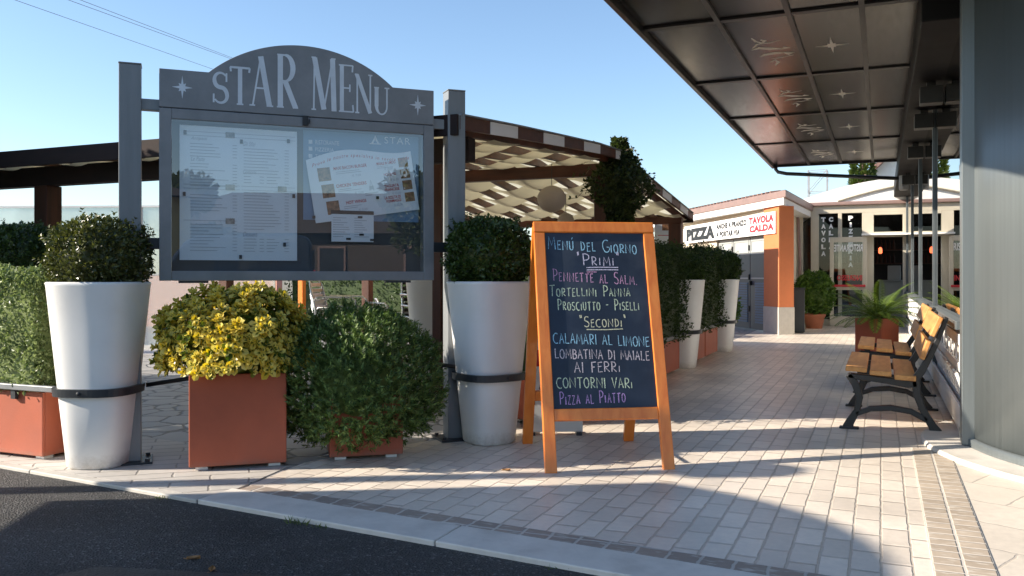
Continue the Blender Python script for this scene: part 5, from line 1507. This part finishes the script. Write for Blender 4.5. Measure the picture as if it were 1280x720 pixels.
# ------------------------------------------------------------------ annex with tiled roof, grey doors and orange pillar
def annex():
    A = Vector((-1.90, 18.2)); w = Vector((-.515, .857)); n = Vector((-.857, -.515))
    t = thing("annex_building", "low orange building with tiled roof and grey service doors left of the entrance", "building", (A.x, A.y, 0))
    ang = math.atan2(w.y, w.x)
    mtx = Matrix.Translation((A.x, A.y, 0)) @ Matrix.Rotation(ang, 4, 'Z')     # local x runs along the front, local y into the front (+y = towards viewer side)
    # local +y = (-sin, cos) = (-.857,-.515) = outward
    def lb(mb, x0, x1, y0, y1, z0, z1): mb.box(x0, x1, y0, y1, z0, z1, mtx)
    p = MB(); lb(p, 0, .72, -.32, 0, .55, 2.60); p.build("pillar", M['orange_wall'], t, world=True, bevel=.004)
    p = MB(); lb(p, -.01, .73, -.33, .01, 0, .549); p.build("plinth", M['plinth'], t, world=True, bevel=.004)
    p = MB(); lb(p, .721, 3.55, -.30, -.06, 2.06, 2.60); p.build("wall", M['cream_wall'], t, world=True)
    p = MB(); lb(p, 3.56, 7.0, -.30, -.07, 0, 2.60); p.build("wall", M['cream_wall'], t, world=True)
    for k, (x0, x1) in enumerate(((.74, 1.66), (1.69, 2.61), (2.64, 3.52))):
        d_ = MB(); lb(d_, x0, x1, -.16, -.11, .02, 1.66); do = d_.build("door", M['door_shaded'], t, world=True, bevel=.004)  # leaf coloured dark up to the shadow line
        d_ = MB(); lb(d_, x0, x1, -.16, -.11, 1.662, 2.05); d_.build("door_top", M['steel_door'], do, world=True, bevel=.004)
        f = MB()
        for a, b, c, e in ((x0 + .05, x1 - .05, 1.95, 1.98), (x0 + .05, x1 - .05, 1.70, 1.73), (x0 + .05, x1 - .05, 1.12, 1.15)): lb(f, a, b, -.109, -.098, c, e)
        lb(f, x0 + .05, x0 + .08, -.109, -.098, 1.73, 1.95); lb(f, x1 - .08, x1 - .05, -.109, -.098, 1.73, 1.95)
        f.build("moulding", M['steel_door'], do, world=True)
        lv = MB()
        for q in range(16): lb(lv, x0 + .10, x1 - .28, -.109, -.09, .16 + q * .056, .20 + q * .056)
        lv.build("louvre", M['louver'], do, world=True)
        for z in (.4, 1.1, 1.75):
            hn = MB(); lb(hn, x0 + .005, x0 + .03, -.109, -.08, z, z + .12); hn.build("hinge", M['black'], do, world=True)
        hn = MB(); lb(hn, x1 - .09, x1 - .06, -.109, -.05, .98, 1.08)
        hn.build("handle", M['black'], do, world=True)
    # side wall towards the entrance
    s_ = MB(); s_.box(-1.98, -1.88, 18.55, 22.0, 0, 2.60); s_.build("side_wall", M['cream_wall'], t, world=True)
    rv = MB()
    for k in range(6): rv.box(-1.8799, -1.872, 18.6, 21.9, .25 + k * .4, .262 + k * .4)
    rv.build("wall_groove", M['stone'], t, world=True)
    # eaves: white fascia and soffit, tiled roof above
    P = [(-1.66, 17.72), (-1.45, 21.9), (-6.2, 26.0), (-5.42, 23.98)]
    P = [(-1.78, 17.92), (-1.55, 21.85), (-2.4, 27.0), (-7.6, 27.0)]
    so = MB(); so.prism(P, 2.60, 2.74); so.build("eave_fascia", M['white_paint'], t, world=True, bevel=.004)
    P2 = [(-1.74, 17.87), (-1.50, 21.88), (-2.34, 27.1), (-7.75, 27.1)]
    g = MB(); g.prism(P2, 2.742, 2.89); g.build("gutter", M['gutter'], t, world=True, bevel=.015)
    c = sum((Vector(p) for p in P2), Vector((0, 0))) / 4
    rf = MB()
    vs = [(p[0], p[1], 2.891) for p in P2] + [(c.x + .8, c.y + 1.0, 3.2), (c.x - .6, c.y + 2.0, 3.2)]
    rf.add(vs, [(0, 1, 4), (1, 2, 4), (2, 5, 4), (2, 3, 5), (3, 0, 4, 5)])
    rf.build("roof", M['rooft'], t, world=True)
    tl = MB()
    for k in range(3, 56):
        a = Vector(P2[0]) + (Vector(P2[3]) - Vector(P2[0])) * (k + 1.0) / 57
        tl.tube([(a.x + .05, a.y + .03, 2.90), (a.x + .24, a.y + .13, 2.925)], .040, 6)
    tl.build("eave_tile", M['rooft'], t, world=True)
    return mtx, A, w, n, ang
mtx_a, A_a, w_a, n_a, ang_a = annex()
# banner above the doors
o = thing("shop_banner", "white banner with red Tavola Calda lettering above the grey doors", "sign", (A_a.x, A_a.y, 0), ang_a + math.pi)
# local: -x' runs along front, y' points away from viewer: front at negative y'
m_ = MB(); m_.box(-5.6, -.10, -.035, -.005, 2.05, 2.50); m_.build("panel", M['banner'], o, bevel=.003)
pm = plane_map((0, -.0355, 0), (1, 0, 0), (0, 0, 1))
L_ = MB(); put_text(L_, "TAVOLA", pm, -1.40, -.16, 2.295, 2.455, .001, bold=.07, spacing=1.08); put_text(L_, "CALDA", pm, -1.38, -.16, 2.12, 2.27, .001, bold=.07, spacing=1.08); rect(L_, pm, -1.38, -.45, 2.075, 2.09, .001); L_.build("red_lettering", M['ink_red'], o)
L_ = MB(); put_text(L_, "PIZZA", pm, -5.45, -3.42, 2.10, 2.42, .001, bold=.09, spacing=1.1); put_text(L_, "ANCHE A PRANZO", pm, -3.32, -1.54, 2.295, 2.43, .001, bold=.07, spacing=1.15); put_text(L_, "A PORTAR VIA", pm, -3.32, -1.90, 2.105, 2.24, .001, bold=.07, spacing=1.15); L_.build("black_lettering", M['ink_black'], o)
# salmon wall added left of the annex, sized to shade its doors
o = thing("garden_wall", "tall salmon plastered wall added behind the end of the pergola to shade the grey doors", "wall", (-5.55, 18.35, 0), ang_a + math.pi)
m_ = MB(); m_.box(-3.2, 1.86, -.12, .12, -.07, 3.12); m_.build("masonry", M['orange_wall'], o); m_ = MB(); m_.box(-3.24, 1.89, -.15, .15, 3.12, 3.16); m_.build("coping", M['stone'], o)
# dark stand
o = thing("dark_cabinet", "plain dark grey cabinet standing against the orange pillar by the entrance", "cabinet", (-1.66, 19.1, 0), R(8))
m_ = MB(); m_.box(-.17, .17, -.25, .25, .02, .91); m_.build("body", M['dark_metal'], o, bevel=.008); m_ = MB(); m_.box(-.18, .18, -.26, .26, .911, .935); m_.build("top", M['dark_metal'], o, bevel=.004); m_ = MB(); m_.box(-.15, .15, -.23, .23, 0, .02); m_.build("base", M['black'], o)

# potted shrub by the entrance
o = thing("plant_pot", "round terracotta pot at the foot of the entrance windows", "plant pot", (-1.40, 20.75, 0))
m_ = MB(); m_.lathe([(.17, 0), (.235, .27), (.25, .28), (.255, .33), (.23, .335), (.21, .29)], 28); m_.build("pot", M['terracotta'], o, smooth=True); m_ = MB(); m_.lathe([(.212, .26), (.212, .285)], 20); m_.build("soil", M['soil'], o)
s2 = ball_shrub("potted_shrub", 88, .40, .50, 2400, .085, .045, M['shrub'], .48, .9, 30); place(s2, (-1.40, 20.75, .28), 0, "bright leafy shrub in the round terracotta pot by the entrance")
# cycad in a box
box_planter("planter_box", "terracotta box holding the cycad in front of the door", .44, .44, .54, (-.06, 14.1), R(-33), z0=.002, feet=False)
def cycad():
    r = random.Random(71)
    o = thing("cycad", "green cycad with arching feathery fronds in front of the entrance door", "palm plant", (-.06, 14.1, .50))
    fr = MB(); rb = MB()
    for k in range(38):
        a = k * 2.399; el = R(78 - 68 * (k / 38) ** .8 + r.uniform(-5, 5)); L = r.uniform(.62, .82)
        h = Vector((math.cos(a), math.sin(a), 0)); p = Vector((0, 0, .05)) + h * .04; pts = [p]
        e = el
        for i in range(14):
            p = p + (h * math.cos(e) + Vector((0, 0, math.sin(e)))) * L / 14; e -= R(4.2); pts.append(p.copy())
        rb.tube(pts[::2], [.006 - .0006 * i for i in range(len(pts[::2]))], 4)
        sd = Vector((-math.sin(a), math.cos(a), 0))
        for i in range(1, 15):
            tt = (pts[i] - pts[i - 1]).normalized(); up = sd.cross(tt)
            for q in (0, .5):
                c = pts[i - 1].lerp(pts[i], q); ll = .14 * math.sin(math.pi * min(1, (i + q) / 15 * .9 + .08)) ** .7
                for s_ in (-1, 1): add_leaf(fr, c, (sd * s_ * .85 + tt * .65 - up * -.25).normalized(), (up if up.z > 0 else -up), ll, .016, .1)
    f = fr.build("frond", M['palm'], o); rb.build("frond_rib", M['palm'], f)
    s_ = MB(); s_.lathe([(.07, -.06), (.09, 0), (.07, .08), (.03, .12)], 14); s_.build("trunk", M['trunk'], o)
cycad()

# ------------------------------------------------------------------ things beyond the roofs
o = thing("gable_house", "white gabled house rising behind the entrance roof", "house", (3.7, 41, 0))
g = MB(); mt = Matrix(((1, 0, 0, 0), (0, 0, 1, 0), (0, 1, 0, 0), (0, 0, 0, 1))); g.prism([(-6.3, -.07), (6.3, -.07), (6.3, 3.6), (0, 9.6), (-6.3, 3.6)], 0, 9, mt); g.build("wall", M['white_paint'], o)
for s_ in (-1, 1):
    g = MB(); g.beam((s_ * 6.75, 4.4, 3.25), (0.0, 4.4, 9.72), 9.8, .16, (s_ * .7, 0, .7)); g.build("roof", M['rooft'], o)
o = thing("lattice_tower", "small grey steel lattice tower above the annex roof", "tower", (-3.3, 52, 0))
m_ = MB(); hw = .5
for sx in (-1, 1):
    for sy in (-1, 1): m_.beam((sx * hw, sy * hw, 0), (sx * hw, sy * hw, 7.2), .06, .06)
m_.build("mast", M['tower'], o); m_ = MB()
for k in range(6):
    z = 1.2 * k
    for s_ in (-1, 1):
        m_.beam((-hw, s_ * hw, z), (hw, s_ * hw, z + 1.2), .04, .04); m_.beam((s_ * hw, -hw, z), (s_ * hw, hw, z + 1.2), .04, .04)
        m_.beam((-hw, s_ * hw, z + 1.2), (hw, s_ * hw, z + 1.2), .04, .04); m_.beam((s_ * hw, -hw, z + 1.2), (s_ * hw, hw, z + 1.2), .04, .04)
m_.build("brace", M['tower'], o)
def cypress(loc, H, W, n, lab, seed, leaf=.22):
    r = random.Random(seed)
    o = thing("cypress_tree", lab, "tree", loc, 0)
    mb = MB()
    for _ in range(n):
        z = .3 + (H - .7) * r.random(); a = r.uniform(0, 6.283); rr = (W * (1 - (z / H) ** 2.6) + .05) * (1 + .25 * nz3((math.cos(a) * 2, math.sin(a) * 2, z * 1.5), 1)) * r.uniform(.7, 1.05)
        dv = Vector((math.cos(a), math.sin(a), .8)); add_leaf(mb, Vector((rr * math.cos(a), rr * math.sin(a), z)), (dv + rand_dir(r) * .6).normalized(), (dv + rand_dir(r)).normalized(), leaf, leaf * .45)
    mb.build("crown", M['cypress'], o); t = MB(); t.tube([(0, 0, -.07), (0, 0, H * .85)], [.14, .03], 8); t.build("trunk", M['trunk'], o)
cypress((-.62, 34, 0), 7.7, .42, 4200, "slim green cypress beside the white gabled house", 91)
cypress((-11.3, 1.85, -.018), 5.6, .80, 5200, "dark cypress added out of frame at the far left to shade the terrace", 92)  # unseen tree, placed so its shadow covers the terrace gap
def tree(loc, h, rad, seed, lab):
    r = random.Random(seed); o = thing("shade_tree", lab, "tree", loc, 0, "trees across the road")
    mb = MB(); lb = MB()
    lb.tube([(0, 0, -.07), (.1, .05, h * .3), (0, .1, h * .55), (.1, 0, h * .8)], [.2, .15, .1, .04], 8)
    for k in range(9):
        a = k * 2.4; zc = h * (.45 + .5 * r.random()); rr = rad * r.uniform(.35, .75) * (1.2 - zc / h * .5); c = Vector((rr * math.cos(a), rr * math.sin(a), zc))
        lb.tube([(0, .05, zc * .7), c * .6 + Vector((0, 0, zc * .35)), c], [.07, .05, .02], 6)
        leafy(mb, r, c, (rad * .42, rad * .42, rad * .34), 700, .22, .13, seed + k, .3, 2.2, 1, -1, .6)
    mb.build("crown", M['tree'], o); lb.build("trunk", M['trunk'], o)
# houses across the road behind the viewpoint (mirrored by the display case glass)
def house(name, lab, loc, rz, W, D, H, m, roof_h, nwin):
    o = thing(name, lab, "house", loc, rz, "houses across the road")
    b = MB(); b.box(-W / 2, W / 2, -D / 2, D / 2, -.07, H); b.build("wall", M[m], o)
    rf = MB(); e = .5
    vs = [(-W / 2 - e, -D / 2 - e, H), (W / 2 + e, -D / 2 - e, H), (W / 2 + e, D / 2 + e, H), (-W / 2 - e, D / 2 + e, H), (-W / 2 + D / 2.2, 0, H + roof_h), (W / 2 - D / 2.2, 0, H + roof_h)]
    rf.add(vs, [(0, 1, 5, 4), (1, 2, 5), (2, 3, 4, 5), (3, 0, 4), (3, 2, 1, 0)]); r_ = rf.build("roof", M['old_roof'], o)
    ch = MB(); ch.box(W * .12, W * .12 + .6, -.3, .3, H + .1, H + roof_h + .7); ch.build("chimney", M[m], r_)
    for k in range(nwin):
        x = -W / 2 + W * (k + .5) / nwin
        for z in ([1.0] if H < 4 else [1.0, 4.0]):
            f = MB(); f.box(x - .55, x + .55, D / 2, D / 2 + .05, z, z + 1.4); w = f.build("window", M['gutter'], o)
            p = MB(); p.box(x - .47, x + .47, D / 2 + .05, D / 2 + .056, z + .08, z + 1.32); p.build("pane", M['dark_metal'], w)
    d_ = MB(); d_.box(-W * .02 - .5, -W * .02 + .5, D / 2, D / 2 + .07, 0, .9); d_.build("door_step", M['stone'], o)
house("roadside_house", "yellow house across the road", (9.2, -15.5, 0), R(25), 8, 7, 3.5, 'yellow_wall', 1.4, 3)
house("roadside_house", "long brown house across the road", (24, -14.0, 0), R(62), 17, 8, 2.9, 'brown_wall', 2.0, 5)
house("roadside_house", "brown house farther along the road", (23, 6.5, 0), R(95), 12, 8, 3.2, 'brown_wall', 2.0, 4)
tree((15.5, -4.2, 0), 5.0, 2.2, 101, "bushy tree in front of the brown house across the road")
tree((12.8, -12.2, 0), 4.2, 1.7, 102, "small tree beside the yellow house across the road")

# overhead wires
for k, (p0, p1, lab) in enumerate((((-20.26, 15.27, 8.21), (-24.18, 26.65, 9.35), "lowest overhead wire crossing the sky left of the menu sign"), ((-19.01, 15.81, 8.21), (-23.46, 26.96, 9.73), "middle overhead wire running to the menu sign header"), ((-18.73, 15.93, 8.21), (-23.4, 26.98, 9.76), "highest overhead wire, starting farthest right at the top edge"))):
    a, b = Vector(p0), Vector(p1); m_ = MB(); aa = a + (a - b) * .7; bb = b + (b - a) * 2.2
    m_.tube([aa.lerp(bb, i / 16) for i in range(17)], .0075, 5)
    o = m_.build("overhead_wire", M['wire']); tag(o, lab, "wire", "overhead wires")

# ------------------------------------------------------------------ van across the road; added shade panel and unseen lamp post darken the foreground
def van():
    s = Vector((math.cos(SUN_AZ), math.sin(SUN_AZ))); p = Vector((-math.sin(SUN_AZ), math.cos(SUN_AZ)))
    t = thing("parked_van", "dark blue delivery van parked across the road", "van", (8.2, -6.6, -.018), R(52))
    # local x = forward-to-rear (+x is the rear, at the kerb); local y across
    prof_ = [(-2.25, .32), (-2.30, .75), (-2.18, .98), (-1.45, 1.12), (-.75, 2.02), (-.5, 2.14), (1.55, 2.22), (1.98, 2.16), (2.12, 2.0), (2.18, 1.1), (2.18, .42), (2.05, .36)]
    m_ = MB(); mt = Matrix(((1, 0, 0, 0), (0, 0, 1, 0), (0, 1, 0, 0), (0, 0, 0, 1))); m_.prism(prof_, -.9, .9, mt); b = m_.build("body", M['van_paint'], t, bevel=.09, seg=3)
    for x in (-1.45, 1.35):
        for sy in (-1, 1):
            w = MB(); w.tube([(x, sy * .72, .34), (x, sy * .93, .34)], .34, 28); wo = w.build("wheel", M['rubber'], t, bevel=.03)
            h = MB(); h.tube([(x, sy * .935, .34), (x, sy * .95, .34)], .20, 20); h.build("rim", M['alu'], wo)
    for sy in (-1, 1):
        g = MB(); g.prism([(-1.25, 1.15), (-.1, 1.15), (-.1, 1.9), (-.72, 1.9)], sy * .902 - .004, sy * .902 + .004, mt); g.build("side_window", M['dark_metal'], t)
        l_ = MB(); l_.box(-2.27, -2.17, sy * .7 - .14, sy * .7 + .14, .72, .90); l_.build("headlight", M['lamp_glass'], t, bevel=.02)
        l_ = MB(); l_.box(2.15, 2.20, sy * .8 - .07, sy * .8 + .07, .95, 1.35); l_.build("tail_light", M['ink_red'], t, bevel=.01)
    g = MB(); g.box(2.165, 2.19, -.65, .65, 1.2, 1.85); g.build("rear_window", M['dark_metal'], t, bevel=.01)
    bp = MB(); bp.box(2.16, 2.26, -.85, .85, .38, .58); bp.build("bumper", M['black'], t, bevel=.03)
van()
def shade_panel():  # unseen panel added for its shadow; arched top shapes the foreground shade
    s = Vector((math.cos(SUN_AZ), math.sin(SUN_AZ))); p = Vector((-math.sin(SUN_AZ), math.cos(SUN_AZ)))
    c = s * -5.35 + p * 2.55
    t = thing("shade_panel", "plain grey arched panel on two posts, added out of frame to shade the foreground", "shade_panel", (c.x, c.y, -.018), math.atan2(p.y, p.x))
    outl = [(-2.2, 1.72), (2.2, 1.72)] + [(2.2 - 2.6 * i / 30, 1.36 + math.sqrt(2.2 ** 2 - (2.2 - 2.6 * i / 30 - 1.11) ** 2)) for i in range(31)] + [(-2.2, 2.98)]
    mt = Matrix(((1, 0, 0, 0), (0, 0, 1, 0), (0, 1, 0, 0), (0, 0, 0, 1)))
    m_ = MB(); m_.prism(outl, -.05, .05, mt); m_.build("panel", M['steel_door'], t, bevel=.01)
    for y0 in (-.09, .051):
        f = MB(); f.box(-2.2, 2.2, y0, y0 + .039, 1.70, 1.78); f.build("frame", M['post'], t)
    for x in (-1.6, 1.2):
        l_ = MB(); l_.box(x - .06, x + .06, .091, .20, 0, 2.7); l_.build("post", M['post'], t)
shade_panel()
def lamp_post():
    s = Vector((math.cos(SUN_AZ), math.sin(SUN_AZ))); p = Vector((-math.sin(SUN_AZ), math.cos(SUN_AZ)))
    c = s * -6.0 + p * 5.0
    t = thing("street_lamp", "grey street lamp post standing at the road edge", "street lamp", (c.x, c.y, -.035))
    m_ = MB(); m_.lathe([(.14, 0), (.14, .3), (.09, .34), (.075, 3.5), (.06, 3.7)], 18); m_.build("pole", M['post'], t, smooth=True)
    h = MB(); h.lathe([(.06, 3.7), (.17, 3.74), (.2, 3.95), (.16, 4.0), (.03, 4.08)], 18); h.build("lamp_head", M['lamp_glass'], t, smooth=True)
lamp_post()

# ------------------------------------------------------------------ small weeds and litter along the kerb
def tuft(x, y, seed, lab, n=40, hgt=.05):
    r = random.Random(seed); o = thing("weed_tuft", lab, "weed", (x, y, -.03), 0, "weeds along the kerb")
    mb = MB()
    for _ in range(n):
        a = r.uniform(0, 6.28); p = Vector((r.uniform(-.05, .05), r.uniform(-.02, .02), 0)); add_leaf(mb, p, (Vector((math.cos(a), math.sin(a), r.uniform(.6, 2)))).normalized(), rand_dir(r), hgt * r.uniform(.5, 1.2), .006, .1)
    mb.build("blades", M['grass'], o)
tuft(-2.55, kline(-2.55, -.02), 1, "green weeds at the kerb below the rosemary bush"); tuft(-2.40, kline(-2.4, -.015), 2, "tiny weeds at the kerb below the rosemary bush", 24, .035)
tuft(-3.5, kline(-3.5, -.01), 3, "small weeds at the kerb below the square terracotta box", 26, .035); tuft(-1.2, kline(-1.2, -.01), 4, "sparse weeds at the kerb below the chalkboard", 18, .03)

def fallen_leaf(x, y, z, rz, L, lab):
    o = thing("fallen_leaf", lab, "leaf", (x, y, z), rz, "dry leaves on the ground")
    n = 8; a = []; b = []; mb = MB()
    for i in range(n + 1):
        u = i / n; w = .32 * L * math.sin(math.pi * u) ** .8 * (1 - .3 * u); zz = .006 + .012 * (u - .4) ** 2
        a.append((L * (u - .5), w, zz + .006)); b.append((L * (u - .5), -w, zz + .004))
    c = [(L * (i / n - .5), 0, .003) for i in range(n + 1)]
    k = n + 1
    mb.add(a + c + b, [(i, k + i, k + i + 1, i + 1) for i in range(n)] + [(k + i, 2 * k + i, 2 * k + i + 1, k + i + 1) for i in range(n)])
    mb.build("blade", M['dry_leaf'], o)
    st = MB(); st.tube([(-L * .5, 0, .004), (-L * .75, .01, .006)], .0012, 4); st.build("stalk", M['dry_leaf'], o)
for args in ((-2.62, 2.78, -.018, .6, .055, "tan fallen leaf on the asphalt below the rosemary bush"), (-2.45, 2.70, -.018, 2.1, .05, "tan fallen leaf on the asphalt nearest the tar patch"),
             (-1.25, 2.62, -.018, 1.2, .06, "brown fallen leaf on the asphalt below the chalkboard"), (-2.05, 4.72, .0, .3, .05, "dry fallen leaf on the setts left of the chalkboard foot"),
             (-.2, 7.9, .0, 1.9, .055, "dry fallen leaf on the setts under the nearest bench")):
    fallen_leaf(*args)
